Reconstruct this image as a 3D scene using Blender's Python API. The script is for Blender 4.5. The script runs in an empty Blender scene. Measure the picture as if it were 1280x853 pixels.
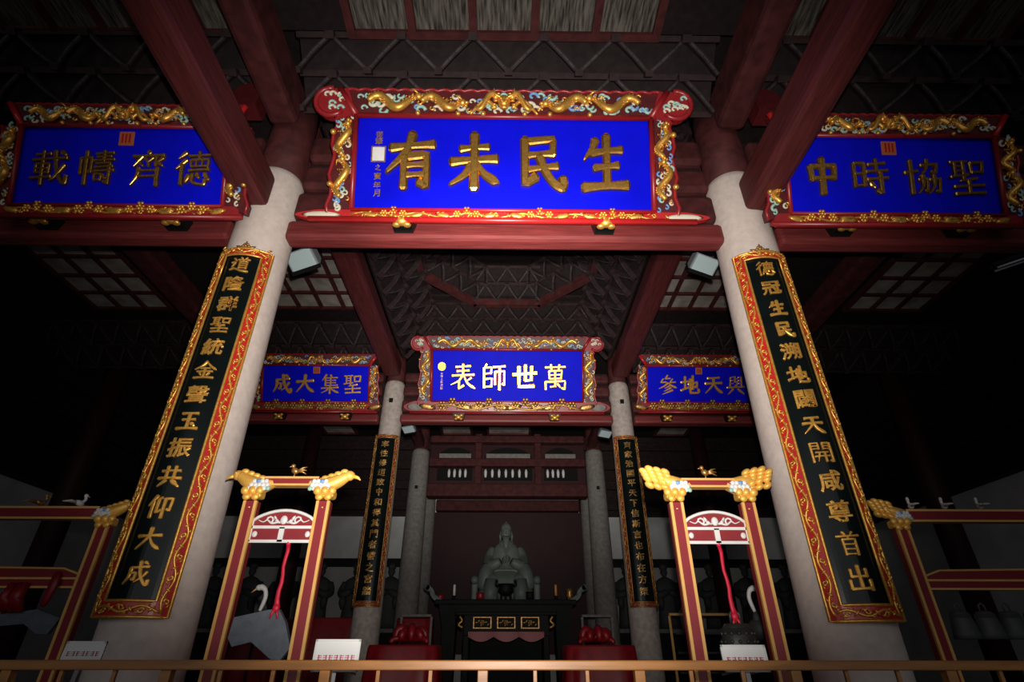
import bpy, bmesh, math, random
from mathutils import Vector, Matrix
R_ = math.radians
random.seed(7)
S = bpy.context.scene
COL = S.collection

# ------------------------------------------------------------------ camera, light, exposure
F_PX, PITCH, EYE, YAW, ROLL = 669.0, R_(30.5), 1.15, R_(0.65), R_(0.05)
def make_camera():
    c = bpy.data.cameras.new('camera'); o = bpy.data.objects.new('camera', c); COL.objects.link(o)
    c.sensor_width = 36.0; c.lens = F_PX / 1280 * 36; c.clip_start = .05; c.clip_end = 200
    fw = Vector((math.sin(YAW) * math.cos(PITCH), math.cos(YAW) * math.cos(PITCH), math.sin(PITCH)))
    r = Vector((math.cos(YAW), -math.sin(YAW), 0)); u = r.cross(fw)
    r2 = r * math.cos(ROLL) + u * math.sin(ROLL); u2 = -r * math.sin(ROLL) + u * math.cos(ROLL)
    m = Matrix((r2, u2, -fw)).transposed().to_4x4(); m.translation = (0, 0, EYE)
    o.matrix_world = m; S.camera = o
make_camera()
S.view_settings.view_transform = 'Standard'; S.view_settings.look = 'None'
S.view_settings.gamma = 1; S.view_settings.use_curve_mapping = False
S.view_settings.exposure = 0.0
W = bpy.data.worlds.new('world'); S.world = W; W.use_nodes = True
W.node_tree.nodes['Background'].inputs[0].default_value = (.6, .7, .9, 1)
W.node_tree.nodes['Background'].inputs[1].default_value = .004
def spot(name, loc, aim, watts, angle, blend, rad, colr=(1, .95, .88)):
    l = bpy.data.lights.new(name, 'SPOT'); l.energy = watts; l.spot_size = R_(angle); l.spot_blend = blend
    l.shadow_soft_size = rad; l.color = colr
    o = bpy.data.objects.new(name, l); COL.objects.link(o); o.location = loc
    o.rotation_euler = (Vector(aim) - Vector(loc)).to_track_quat('-Z', 'Y').to_euler()
spot('flash_unit', (.05, -.02, 1.33), (0, 4.4, 4.25), 2150, 91, 1.0, .03)
spot('inner_fill_spot', (.0, -.1, 1.5), (0, 12.4, 7.3), 4500, 46, 1.0, .05)  # fill light added at the camera to brighten the inner row, no hall lamp
def area(name, loc, aim, watts, sx, sy, colr=(1, 1, 1)):
    l = bpy.data.lights.new(name, 'AREA'); l.energy = watts; l.shape = 'RECTANGLE'; l.size = sx; l.size_y = sy; l.color = colr
    o = bpy.data.objects.new(name, l); COL.objects.link(o); o.location = loc
    o.rotation_euler = (Vector(aim) - Vector(loc)).to_track_quat('-Z', 'Y').to_euler()
area('doorway_daylight', (0, -8, 3.6), (0, 10, 4.5), 190, 18, 7, (.95, .97, 1))

# ------------------------------------------------------------------ materials
MATS = {}
def mat(name, col, rough=.6, metal=0., var=.0, scale=8., bump=0., spec=.5, col2=None, stretch=(1, 1, 1)):
    if name in MATS: return MATS[name]
    m = bpy.data.materials.new(name); m.use_nodes = True; nt = m.node_tree; b = nt.nodes['Principled BSDF']
    b.inputs['Base Color'].default_value = (*col, 1); b.inputs['Roughness'].default_value = rough
    b.inputs['Metallic'].default_value = metal; b.inputs['Specular IOR Level'].default_value = spec
    if var or bump or col2:
        tc = nt.nodes.new('ShaderNodeTexCoord'); mp = nt.nodes.new('ShaderNodeMapping'); mp.inputs['Scale'].default_value = stretch
        nz = nt.nodes.new('ShaderNodeTexNoise'); nz.inputs['Scale'].default_value = scale; nz.inputs['Detail'].default_value = 6
        nt.links.new(tc.outputs['Object'], mp.inputs[0]); nt.links.new(mp.outputs[0], nz.inputs['Vector'])
        if var or col2:
            rp = nt.nodes.new('ShaderNodeValToRGB'); c2 = col2 or tuple(c * (1 - var) for c in col)
            rp.color_ramp.elements[0].position = .33; rp.color_ramp.elements[1].position = .66
            rp.color_ramp.elements[0].color = (*c2, 1); rp.color_ramp.elements[1].color = (*col, 1)
            nt.links.new(nz.outputs[0], rp.inputs[0]); nt.links.new(rp.outputs[0], b.inputs['Base Color'])
        if bump:
            bp = nt.nodes.new('ShaderNodeBump'); bp.inputs['Strength'].default_value = bump; bp.inputs['Distance'].default_value = .02
            nt.links.new(nz.outputs[0], bp.inputs['Height']); nt.links.new(bp.outputs[0], b.inputs['Normal'])
    MATS[name] = m; return m
RED_BEAM = mat('red_beam_paint', (.19, .03, .029), .5, 0, .35, 5, .15, .35, None, (.5, 6, 6))
RED_BEAM_Y = mat('red_beam_paint_long', (.115, .022, .022), .55, 0, .4, 5, .15, .3, None, (6, .5, 6))
RED_OLD = mat('old_red_paint', (.085, .019, .019), .7, 0, .5, 6, .2, .25)
RED_DARK = mat('dark_red_panel', (.034, .006, .007), .6, 0, .25, 3, .05, .3)
RED_LAC = mat('red_lacquer', (.50, .018, .02), .3, 0, .15, 12, .05)
DEEP = mat('dark_lacquer_ground', (.10, .008, .010), .5, 0, .3, 12)
RED_FRAME = mat('deep_red_lacquer', (.30, .014, .018), .35, 0, .15, 12, .05)
MAROON = mat('maroon_lacquer', (.27, .022, .028), .35, 0, .1, 12)
BLACK_LAC = mat('black_lacquer', (.005, .008, .008), .2, 0, .2, 6, 0, .28)
BLUE = mat('blue_lacquer', (.004, .006, .74), .5, 0, .14, 3.5, .02, .05)
GOLD = mat('gold_leaf', (1.0, .52, .10), .40, .7, .25, 30, .15)
GILT = mat('gilt_lettering', (.90, .47, .10), .32, .96, .2, 30, .1)
GOLD_PAINT = mat('gold_paint', (1.0, .54, .10), .42, .3, .15, 20, .1)
GOLD_OLD = mat('aged_gold', (.62, .34, .10), .42, .7, .5, 25, .2)
OCHRE = mat('ochre_trim', (.86, .47, .13), .5, .1, .1, 15)
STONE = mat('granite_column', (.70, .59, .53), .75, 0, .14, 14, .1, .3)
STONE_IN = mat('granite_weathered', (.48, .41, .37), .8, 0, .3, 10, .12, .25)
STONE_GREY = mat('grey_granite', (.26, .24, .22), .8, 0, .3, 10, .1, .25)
CEIL_DARK = mat('dark_carved_timber', (.020, .013, .013), .8, 0, .4, 9, .2, .2)
CEIL_ARM = mat('bracket_timber', (.032, .017, .017), .75, 0, .45, 9, .2, .25)
CEIL_EDGE = mat('bracket_grey_edge', (.055, .052, .055), .7, 0, .5, 9, .1, .25)
GLASS_TILE = mat('skylight_pane', (.15, .135, .115), .6, 0, 0, 5, .1, .2, (.02, .016, .013), (7, .7, 1))
GLASS_TILE2 = mat('skylight_pane_cloudy', (.42, .38, .33), .45, 0, .45, 3, .1, .4)
WHITE = mat('white_paint', (.78, .76, .74), .5, 0, .08, 12)
PLASTER = mat('white_plaster', (.72, .72, .71), .9, 0, .2, 1.5, .05, .1)
PLASTER_GREY = mat('grey_plaster', (.42, .42, .41), .9, 0, .2, 1.5, .05, .1)
TEAL = mat('pale_teal_paint', (.34, .55, .47), .5)
SKYBLUE = mat('light_blue_paint', (.16, .32, .62), .5)
CREAM = mat('cream_paint', (.66, .62, .48), .5)
JADE = mat('greenish_stone', (.125, .145, .128), .55, 0, .15, 10, .05)
FIGURE = mat('dark_stone_figure', (.045, .052, .05), .7, 0, .2, 10)
TABLE_DK = mat('altar_dark_stone', (.012, .015, .014), .7, 0, .3, 8, .05, .15)
RAILWOOD = mat('varnished_pine', (.50, .205, .05), .4, 0, .3, 4, .05, .5, None, (1, 8, 8))
CHIME = mat('slate_chime', (.115, .13, .155), .55, 0, .25, 20, .08)
BELLMET = mat('dull_bell_metal', (.08, .085, .08), .6, .1, .2, 15)
BRONZE = mat('dark_bronze', (.05, .05, .045), .45, .4, .3, 20, .2)
CLOTH = mat('red_silk', (.30, .005, .012), .45, 0, .3, 10)
RIBBON = mat('red_ribbon', (.62, .01, .04), .5)
PAPER = mat('sign_white_plastic', (.8, .79, .77), .15, 0, 0, 1, 0, .6)
REDINK = mat('red_print', (.45, .03, .07), .5)
METAL = mat('lamp_housing_grey', (.34, .35, .38), .35, .3)
LAMPGLASS = mat('lamp_glass', (.42, .52, .54), .08, 0, 0, 1, 0, .8)
BLACK = mat('black_iron', (.006, .006, .006), .6, 0, 0, 1, 0, .15)
FLOORM = mat('stone_floor', (.10, .09, .085), .7, 0, .3, 2, .05)
CANDLEW = mat('white_candle', (.7, .66, .6), .5)
CANDLEO = mat('orange_candle', (.75, .25, .05), .5)

# ------------------------------------------------------------------ mesh building
class MB:
    def __init__(s): s.v = []; s.f = []; s.m = []; s.s = []
    def add(s, vs, fs, mi=0, smooth=False):
        b = len(s.v); s.v += [tuple(p) for p in vs]
        for f in fs: s.f.append(tuple(b + i for i in f)); s.m.append(mi); s.s.append(smooth)
        return s
    def box(s, x0, x1, y0, y1, z0, z1, mi=0, ch=0.):
        if ch <= 0:
            return s.add([(x0, y0, z0), (x1, y0, z0), (x1, y1, z0), (x0, y1, z0), (x0, y0, z1), (x1, y0, z1), (x1, y1, z1), (x0, y1, z1)],
                  [(0, 3, 2, 1), (4, 5, 6, 7), (0, 1, 5, 4), (1, 2, 6, 5), (2, 3, 7, 6), (3, 0, 4, 7)], mi)
        bm = bmesh.new(); bmesh.ops.create_cube(bm, size=1)
        for v in bm.verts: v.co = Vector(((x0 + x1) / 2 + v.co.x * (x1 - x0), (y0 + y1) / 2 + v.co.y * (y1 - y0), (z0 + z1) / 2 + v.co.z * (z1 - z0)))
        ch = min(ch, .45 * min(x1 - x0, y1 - y0, z1 - z0))
        bmesh.ops.bevel(bm, geom=bm.edges[:], offset=ch, segments=2, affect='EDGES', profile=.5)
        bm.verts.index_update()
        s.add([v.co for v in bm.verts], [[v.index for v in f.verts] for f in bm.faces], mi); bm.free(); return s
    def obox(s, c, ax, ay, az, mi=0):                      # box with arbitrary half axes
        c, ax, ay, az = map(Vector, (c, ax, ay, az))
        vs = [c + ax * i + ay * j + az * k for k in (-1, 1) for i, j in ((-1, -1), (1, -1), (1, 1), (-1, 1))]
        return s.add(vs, [(0, 3, 2, 1), (4, 5, 6, 7), (0, 1, 5, 4), (1, 2, 6, 5), (2, 3, 7, 6), (3, 0, 4, 7)], mi)
    def tube(s, pts, r, n=8, mi=0, closed=False, flat=1.):
        pts = [Vector(p) for p in pts]; N = len(pts)
        rr = r if isinstance(r, (list, tuple)) else [r] * N
        vs = []; prev = None
        for i, p in enumerate(pts):
            if closed: t = pts[(i + 1) % N] - pts[i - 1]
            else: t = pts[min(i + 1, N - 1)] - pts[max(i - 1, 0)]
            t.normalize() if t.length > 0 else None
            a = prev if prev is not None else (Vector((0, 0, 1)) if abs(t.z) < .9 else Vector((1, 0, 0)))
            a = a - t * a.dot(t)
            if a.length < 1e-6: a = t.orthogonal()
            a.normalize(); prev = a; b = t.cross(a)
            for k in range(n):
                q = 2 * math.pi * k / n; vs.append(p + (a * math.cos(q) + b * math.sin(q) * flat) * rr[i])
        fs = []
        for i in range(N if closed else N - 1):
            for k in range(n):
                j = (i + 1) % N
                fs.append((i * n + k, i * n + (k + 1) % n, j * n + (k + 1) % n, j * n + k))
        if not closed: fs += [tuple(range(n))[::-1], tuple((N - 1) * n + k for k in range(n))]
        return s.add(vs, fs, mi, True)
    def ball(s, c, r, mi=0, n=8, rings=6, M=None):
        r = r if isinstance(r, (list, tuple)) else (r, r, r); vs = [(0, 0, 1)]
        for i in range(1, rings):
            a = math.pi * i / rings
            for k in range(n):
                q = 2 * math.pi * k / n; vs.append((math.sin(a) * math.cos(q), math.sin(a) * math.sin(q), math.cos(a)))
        vs.append((0, 0, -1)); fs = [(0, 1 + k, 1 + (k + 1) % n) for k in range(n)]
        for i in range(rings - 2):
            for k in range(n): fs.append((1 + i * n + k, 1 + (i + 1) * n + k, 1 + (i + 1) * n + (k + 1) % n, 1 + i * n + (k + 1) % n))
        L = len(vs) - 1; fs += [(L, L - n + (k + 1) % n, L - n + k) for k in range(n)]
        out = []
        for v in vs:
            p = Vector((v[0] * r[0], v[1] * r[1], v[2] * r[2]))
            if M is not None: p = M @ p
            out.append(p + Vector(c))
        return s.add(out, fs, mi, True)
    def loft(s, rings, mi=0, cap=True, smooth=True):
        n = len(rings[0]); vs = [p for r in rings for p in r]; fs = []
        for i in range(len(rings) - 1):
            for k in range(n): fs.append((i * n + k, i * n + (k + 1) % n, (i + 1) * n + (k + 1) % n, (i + 1) * n + k))
        if cap: fs += [tuple(range(n))[::-1], tuple((len(rings) - 1) * n + k for k in range(n))]
        return s.add(vs, fs, mi, smooth)
    def lathe(s, prof, n=24, c=(0, 0, 0), mi=0, sy=1.):
        return s.loft([[(c[0] + r * math.cos(2 * math.pi * k / n), c[1] + sy * r * math.sin(2 * math.pi * k / n), c[2] + z) for k in range(n)] for r, z in prof], mi)
    def prism(s, poly, y0, y1, mi=0, inset=0.):             # polygon in XZ, front at y0 (towards -Y)
        n = len(poly); A = sum(poly[i][0] * poly[(i + 1) % n][1] - poly[(i + 1) % n][0] * poly[i][1] for i in range(n))
        if A < 0: poly = poly[::-1]
        vs = [(x, y1, z) for x, z in poly] + [(x, y0, z) for x, z in poly]
        fs = [tuple(range(n))[::-1], tuple(n + i for i in range(n))] + [(i, (i + 1) % n, n + (i + 1) % n, n + i) for i in range(n)]
        fs = [f[::-1] for f in fs[1:1]] + fs
        return s.add(vs, fs, mi)
    def warp(s, fn): s.v = [tuple(fn(Vector(p))) for p in s.v]; return s
    def xf(s, M): return s.warp(lambda p: M @ p)
    def join(s, o, mi=None):
        b = len(s.v); s.v += o.v; s.f += [tuple(b + i for i in f) for f in o.f]; s.m += o.m if mi is None else [mi] * len(o.m); s.s += o.s; return s
    def build(s, name, mats, parent=None, loc=(0, 0, 0), rot=(0, 0, 0)):
        me = bpy.data.meshes.new(name); me.from_pydata(s.v, [], s.f)
        for m in (mats if isinstance(mats, (list, tuple)) else [mats]): me.materials.append(m)
        me.polygons.foreach_set('material_index', s.m); me.polygons.foreach_set('use_smooth', s.s)
        bm = bmesh.new(); bm.from_mesh(me); bmesh.ops.recalc_face_normals(bm, faces=bm.faces[:]); bm.to_mesh(me); bm.free()
        me.update()
        o = bpy.data.objects.new(name, me); COL.objects.link(o); o.location = loc; o.rotation_euler = rot
        if parent: o.parent = parent
        return o
def empty(name, loc=(0, 0, 0), rot=(0, 0, 0)):
    o = bpy.data.objects.new(name, None); COL.objects.link(o); o.location = loc; o.rotation_euler = rot; o.empty_display_size = .1; return o
def tag(o, label=None, cat=None, group=None, kind=None):
    if label: o['label'] = label
    if cat: o['category'] = cat
    if group: o['group'] = group
    if kind: o['kind'] = kind
    return o
def struct(o, label=None): o['kind'] = 'structure'; 
def copy_tree(o, parent=None):
    c = o.copy(); COL.objects.link(c)
    if parent: c.parent = parent
    for ch in list(o.children): copy_tree(ch, c)
    return c
def smooth_path(pts, n=6, closed=False):
    P = [Vector(p) for p in pts]; out = []
    for i in range(len(P) - 1):
        p0, p1, p2, p3 = P[max(i - 1, 0)], P[i], P[i + 1], P[min(i + 2, len(P) - 1)]
        for k in range(n):
            t = k / n; out.append(.5 * ((2 * p1) + (p2 - p0) * t + (2 * p0 - 5 * p1 + 4 * p2 - p3) * t * t + (3 * p1 - p0 - 3 * p2 + p3) * t ** 3))
    out.append(P[-1]); return out

# ------------------------------------------------------------------ brush lettering
# strokes on a 100x100 square: points, width, kind (h level, v upright, t tapering, d dot, c cornered)
HAND = {
'生': [([(32, 90), (26, 74), (12, 56)], 10, 't'), ([(25, 67), (82, 73)], 10, 'h'), ([(30, 40), (75, 45)], 9, 'h'), ([(53, 97), (53, 8)], 12, 'v'), ([(9, 6), (92, 11)], 12, 'h')],
'民': [([(22, 86), (76, 91), (74, 62)], 10, 'c'), ([(24, 61), (74, 65)], 9, 'h'), ([(22, 90), (22, 10), (44, 24)], 12, 'c'), ([(24, 36), (84, 43)], 9, 'h'), ([(48, 63), (60, 34), (76, 13), (93, 5), (93, 22)], 12, 'v')],
'未': [([(24, 72), (77, 76)], 9, 'h'), ([(7, 49), (93, 55)], 11, 'h'), ([(50, 97), (50, 2)], 13, 'v'), ([(47, 50), (34, 28), (6, 9)], 11, 't'), ([(53, 50), (68, 28), (95, 12)], 9, 'n')],
'有': [([(10, 73), (91, 80)], 11, 'h'), ([(50, 98), (38, 66), (4, 30)], 12, 't'), ([(36, 58), (35, 2)], 11, 'v'), ([(36, 57), (77, 61), (77, 5), (62, 13)], 11, 'c'), ([(38, 41), (74, 43)], 8, 'h'), ([(38, 24), (74, 26)], 8, 'h')],
'萬': [([(12, 86), (90, 89)], 9, 'h'), ([(34, 98), (36, 76)], 9, 'v'), ([(66, 98), (63, 76)], 9, 'v'), ([(26, 73), (29, 42)], 8, 'v'), ([(26, 72), (76, 75), (72, 42)], 8, 'c'), ([(30, 57), (72, 59)], 7, 'h'), ([(30, 43), (72, 45)], 7, 'h'), ([(50, 73), (50, 12)], 9, 'v'), ([(13, 32), (14, 1)], 9, 'v'), ([(13, 31), (88, 35), (86, 3), (74, 9)], 9, 'c'), ([(50, 15), (31, 12)], 7, 'h'), ([(58, 25), (70, 10)], 8, 'd')],
'世': [([(4, 58), (96, 65)], 12, 'h'), ([(52, 96), (52, 34)], 11, 'v'), ([(76, 91), (74, 35)], 11, 'v'), ([(50, 35), (78, 38)], 9, 'h'), ([(27, 90), (28, 12), (86, 15)], 12, 'c')],
'師': [([(27, 98), (17, 84)], 9, 't'), ([(16, 84), (16, 6)], 10, 'v'), ([(16, 83), (44, 86), (43, 62)], 8, 'c'), ([(16, 61), (44, 63)], 8, 'h'), ([(16, 40), (46, 43), (44, 10)], 8, 'c'), ([(16, 11), (45, 13)], 8, 'h'), ([(50, 86), (97, 90)], 9, 'h'), ([(58, 69), (58, 18)], 9, 'v'), ([(58, 68), (93, 71), (93, 18), (84, 24)], 9, 'c'), ([(75, 88), (75, -1)], 11, 'v')],
'表': [([(21, 86), (79, 90)], 9, 'h'), ([(26, 70), (74, 73)], 9, 'h'), ([(8, 53), (93, 57)], 10, 'h'), ([(50, 98), (50, 55)], 10, 'v'), ([(48, 53), (34, 34), (4, 18)], 9, 't'), ([(35, 34), (35, 4), (54, 17)], 10, 'c'), ([(82, 46), (64, 32)], 8, 't'), ([(53, 53), (68, 24), (96, 5)], 9, 'n')],
'大': [([(6, 61), (93, 67)], 11, 'h'), ([(50, 97), (44, 56), (8, 8)], 11, 't'), ([(51, 60), (68, 28), (96, 8)], 9, 'n')],
'成': [([(20, 71), (86, 77)], 9, 'h'), ([(20, 72), (18, 36), (4, 8)], 10, 't'), ([(22, 50), (43, 52), (40, 22), (31, 28)], 8, 'c'), ([(51, 97), (60, 48), (82, 10), (93, 6), (93, 24)], 11, 'v'), ([(84, 56), (70, 34), (46, 14)], 8, 't'), ([(66, 96), (79, 87)], 8, 'd')],
'中': [([(18, 77), (22, 40)], 11, 'v'), ([(18, 76), (83, 80), (79, 41)], 11, 'c'), ([(22, 42), (79, 46)], 10, 'h'), ([(50, 99), (50, 0)], 13, 'v')],
'天': [([(19, 84), (81, 88)], 9, 'h'), ([(6, 56), (94, 60)], 10, 'h'), ([(50, 86), (46, 50), (6, 6)], 10, 't'), ([(52, 56), (68, 28), (96, 6)], 9, 'n')],
'地': [([(4, 62), (43, 67)], 9, 'h'), ([(24, 92), (24, 24)], 9, 'v'), ([(2, 19), (43, 35)], 9, 'h'), ([(42, 52), (89, 63), (86, 33), (77, 40)], 9, 'c'), ([(66, 97), (66, 24)], 9, 'v'), ([(52, 80), (52, 12), (60, 6), (94, 8), (95, 26)], 9, 'v')],
'聖': [([(5, 92), (49, 95)], 7, 'h'), ([(16, 92), (16, 52)], 7, 'v'), ([(38, 94), (38, 45)], 8, 'v'), ([(16, 80), (38, 81)], 6, 'h'), ([(16, 67), (38, 68)], 6, 'h'), ([(3, 50), (50, 57)], 7, 'h'), ([(58, 91), (60, 62)], 8, 'v'), ([(58, 90), (91, 93), (87, 62)], 8, 'c'), ([(60, 63), (87, 65)], 7, 'h'), ([(72, 47), (28, 39)], 8, 't'), ([(10, 23), (90, 28)], 8, 'h'), ([(50, 42), (50, 4)], 9, 'v'), ([(12, 3), (90, 7)], 9, 'h')],
'德': [([(27, 97), (8, 78)], 9, 't'), ([(29, 75), (4, 48)], 9, 't'), ([(18, 62), (18, 2)], 9, 'v'), ([(36, 86), (95, 90)], 7, 'h'), ([(64, 99), (64, 76)], 7, 'v'), ([(42, 74), (44, 54)], 6, 'v'), ([(42, 74), (91, 77), (87, 54)], 6, 'c'), ([(57, 75), (57, 56)], 5, 'v'), ([(73, 76), (73, 56)], 5, 'v'), ([(43, 55), (87, 57)], 6, 'h'), ([(38, 43), (93, 47)], 7, 'h'), ([(38, 31), (31, 8)], 8, 'd'), ([(48, 34), (50, 10), (72, 3), (82, 5), (83, 18)], 8, 'v'), ([(60, 35), (67, 22)], 8, 'd'), ([(81, 35), (94, 17)], 9, 'd')],
'齊': [([(50, 99), (50, 88)], 9, 'd'), ([(8, 83), (92, 88)], 8, 'h'), ([(32, 84), (12, 54)], 8, 't'), ([(20, 72), (36, 56)], 7, 'd'), ([(40, 78), (50, 66), (50, 54)], 7, 'v'), ([(62, 80), (50, 66)], 6, 't'), ([(70, 84), (70, 56)], 7, 'v'), ([(90, 80), (74, 66)], 7, 't'), ([(72, 68), (90, 56)], 7, 'd'), ([(25, 50), (22, 26), (8, 0)], 9, 't'), ([(76, 50), (76, -2)], 10, 'v'), ([(26, 41), (74, 43)], 7, 'h'), ([(26, 25), (74, 27)], 7, 'h')],
'載': [([(10, 86), (50, 89)], 7, 'h'), ([(30, 97), (30, 70)], 7, 'v'), ([(3, 70), (95, 77)], 8, 'h'), ([(12, 58), (12, 32)], 7, 'v'), ([(12, 58), (49, 60), (47, 32)], 7, 'c'), ([(12, 45), (46, 46)], 6, 'h'), ([(12, 33), (46, 34)], 6, 'h'), ([(30, 68), (30, -2)], 8, 'v'), ([(3, 17), (56, 22)], 8, 'h'), ([(60, 98), (68, 46), (86, 8), (96, 6), (96, 25)], 10, 'v'), ([(89, 57), (66, 22), (54, 10)], 8, 't'), ([(78, 96), (91, 86)], 9, 'd')],
'幬': [([(20, 97), (20, 0)], 9, 'v'), ([(6, 76), (7, 30)], 7, 'v'), ([(6, 76), (36, 79), (35, 34), (27, 39)], 7, 'c'), ([(46, 90), (93, 94)], 7, 'h'), ([(68, 99), (68, 70)], 7, 'v'), ([(50, 80), (88, 83)], 6, 'h'), ([(42, 70), (97, 74)], 6, 'h'), ([(48, 61), (87, 64), (85, 52)], 6, 'c'), ([(46, 50), (94, 54)], 6, 'h'), ([(44, 39), (97, 43)], 7, 'h'), ([(84, 48), (84, 2), (73, 10)], 8, 'c'), ([(46, 30), (47, 12)], 6, 'v'), ([(46, 30), (65, 31), (63, 12)], 6, 'c'), ([(47, 13), (63, 14)], 6, 'h'), ([(69, 28), (77, 18)], 7, 'd')],
'協': [([(3, 61), (37, 66)], 9, 'h'), ([(20, 96), (20, 2)], 10, 'v'), ([(46, 82), (89, 86), (84, 60), (73, 65)], 8, 'c'), ([(64, 99), (60, 74), (42, 52)], 8, 't'), ([(38, 42), (62, 45), (59, 8), (52, 13)], 7, 'c'), ([(50, 55), (48, 26), (34, 4)], 8, 't'), ([(67, 42), (95, 45), (91, 6), (82, 12)], 7, 'c'), ([(80, 55), (78, 26), (63, 4)], 8, 't')],
'時': [([(8, 85), (9, 20)], 9, 'v'), ([(8, 85), (35, 87), (34, 22)], 9, 'c'), ([(9, 56), (33, 57)], 7, 'h'), ([(9, 23), (33, 25)], 7, 'h'), ([(46, 83), (91, 87)], 8, 'h'), ([(67, 98), (67, 64)], 8, 'v'), ([(40, 63), (97, 67)], 8, 'h'), ([(42, 41), (97, 46)], 8, 'h'), ([(78, 60), (78, 2), (65, 12)], 10, 'c'), ([(49, 33), (61, 19)], 9, 'd')],
'集': [([(31, 99), (10, 68)], 9, 't'), ([(26, 84), (26, 39)], 8, 'v'), ([(52, 98), (60, 87)], 8, 'd'), ([(26, 81), (88, 84)], 7, 'h'), ([(26, 68), (80, 70)], 6, 'h'), ([(26, 55), (80, 57)], 6, 'h'), ([(26, 41), (90, 44)], 7, 'h'), ([(54, 84), (54, 43)], 7, 'v'), ([(6, 27), (94, 32)], 8, 'h'), ([(50, 42), (50, -2)], 9, 'v'), ([(46, 28), (30, 14), (6, 2)], 8, 't'), ([(54, 28), (72, 14), (96, 4)], 8, 'n')],
'參': [([(50, 99), (36, 80), (64, 83)], 8, 'c'), ([(26, 80), (12, 60), (42, 63)], 7, 'c'), ([(76, 80), (60, 60), (92, 63)], 7, 'c'), ([(50, 58), (32, 42), (4, 28)], 9, 't'), ([(52, 58), (70, 44), (96, 32)], 9, 'n'), ([(62, 45), (34, 29)], 8, 't'), ([(67, 33), (30, 14)], 8, 't'), ([(76, 20), (22, -2)], 9, 't')],
'與': [([(22, 89), (19, 40)], 8, 'v'), ([(22, 88), (37, 93)], 7, 'h'), ([(22, 72), (36, 74)], 6, 'h'), ([(21, 56), (36, 58)], 6, 'h'), ([(79, 92), (81, 40)], 8, 'v'), ([(63, 89), (79, 92)], 7, 'h'), ([(64, 73), (79, 75)], 6, 'h'), ([(64, 57), (80, 59)], 6, 'h'), ([(46, 95), (45, 66)], 7, 'v'), ([(46, 80), (58, 82)], 6, 'h'), ([(45, 66), (58, 68), (55, 42), (46, 47)], 7, 'c'), ([(3, 35), (97, 40)], 9, 'h'), ([(35, 27), (8, 0)], 9, 't'), ([(61, 27), (92, 2)], 9, 'd')],
'玉': [([(16, 84), (84, 88)], 10, 'h'), ([(24, 51), (78, 55)], 9, 'h'), ([(50, 86), (50, 8)], 11, 'v'), ([(6, 5), (95, 10)], 11, 'h'), ([(65, 35), (79, 22)], 10, 'd')],
'共': [([(13, 73), (87, 78)], 9, 'h'), ([(34, 95), (34, 40)], 10, 'v'), ([(66, 97), (66, 40)], 10, 'v'), ([(4, 39), (96, 43)], 10, 'h'), ([(37, 30), (10, 2)], 10, 't'), ([(61, 30), (92, 4)], 11, 'd')],
'仰': [([(29, 98), (4, 54)], 10, 't'), ([(20, 72), (20, 0)], 10, 'v'), ([(52, 90), (37, 79)], 8, 't'), ([(40, 82), (40, 22), (59, 34)], 9, 'c'), ([(64, 84), (93, 88), (90, 32), (79, 40)], 9, 'c'), ([(66, 86), (66, -2)], 10, 'v')],
'金': [([(50, 99), (32, 72), (2, 52)], 10, 't'), ([(52, 96), (70, 74), (98, 55)], 9, 'n'), ([(30, 57), (70, 60)], 8, 'h'), ([(15, 39), (85, 43)], 8, 'h'), ([(50, 58), (50, 6)], 10, 'v'), ([(28, 34), (37, 18)], 8, 'd'), ([(72, 35), (61, 18)], 8, 't'), ([(6, 3), (95, 8)], 10, 'h')],
'出': [([(50, 99), (50, 6)], 11, 'v'), ([(20, 84), (20, 54)], 9, 'v'), ([(20, 54), (80, 57)], 9, 'h'), ([(80, 86), (80, 54)], 9, 'v'), ([(11, 40), (11, 4)], 10, 'v'), ([(11, 5), (89, 9)], 10, 'h'), ([(89, 42), (89, 0)], 10, 'v')],
'首': [([(30, 99), (40, 86)], 9, 'd'), ([(70, 99), (58, 86)], 8, 't'), ([(6, 79), (94, 84)], 9, 'h'), ([(52, 82), (44, 68)], 8, 't'), ([(25, 67), (27, 0)], 9, 'v'), ([(26, 66), (75, 69), (74, 0)], 9, 'c'), ([(27, 46), (73, 47)], 7, 'h'), ([(27, 26), (73, 27)], 7, 'h'), ([(27, 5), (73, 6)], 7, 'h')],
'道': [([(49, 99), (57, 88)], 8, 'd'), ([(79, 99), (71, 88)], 7, 't'), ([(36, 81), (95, 86)], 8, 'h'), ([(64, 82), (57, 70)], 7, 't'), ([(47, 69), (48, 20)], 8, 'v'), ([(48, 68), (85, 71), (84, 20)], 8, 'c'), ([(48, 54), (83, 55)], 6, 'h'), ([(48, 39), (83, 40)], 6, 'h'), ([(48, 23), (83, 24)], 6, 'h'), ([(13, 91), (25, 78)], 9, 'd'), ([(4, 60), (25, 63), (12, 30), (22, 18)], 8, 'v'), ([(2, 8), (26, 16), (60, 3), (98, 3)], 9, 'n')],
'開': [([(8, 93), (8, -2)], 9, 'v'), ([(8, 92), (40, 94), (40, 62)], 7, 'c'), ([(8, 78), (40, 79)], 6, 'h'), ([(8, 64), (40, 65)], 6, 'h'), ([(60, 94), (60, 62)], 7, 'v'), ([(60, 93), (93, 95), (93, 0), (81, 8)], 9, 'c'), ([(60, 79), (92, 80)], 6, 'h'), ([(60, 65), (92, 66)], 6, 'h'), ([(24, 46), (76, 48)], 7, 'h'), ([(19, 27), (81, 30)], 7, 'h'), ([(40, 47), (27, 2)], 7, 't'), ([(62, 49), (62, 0)], 8, 'v')],
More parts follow.
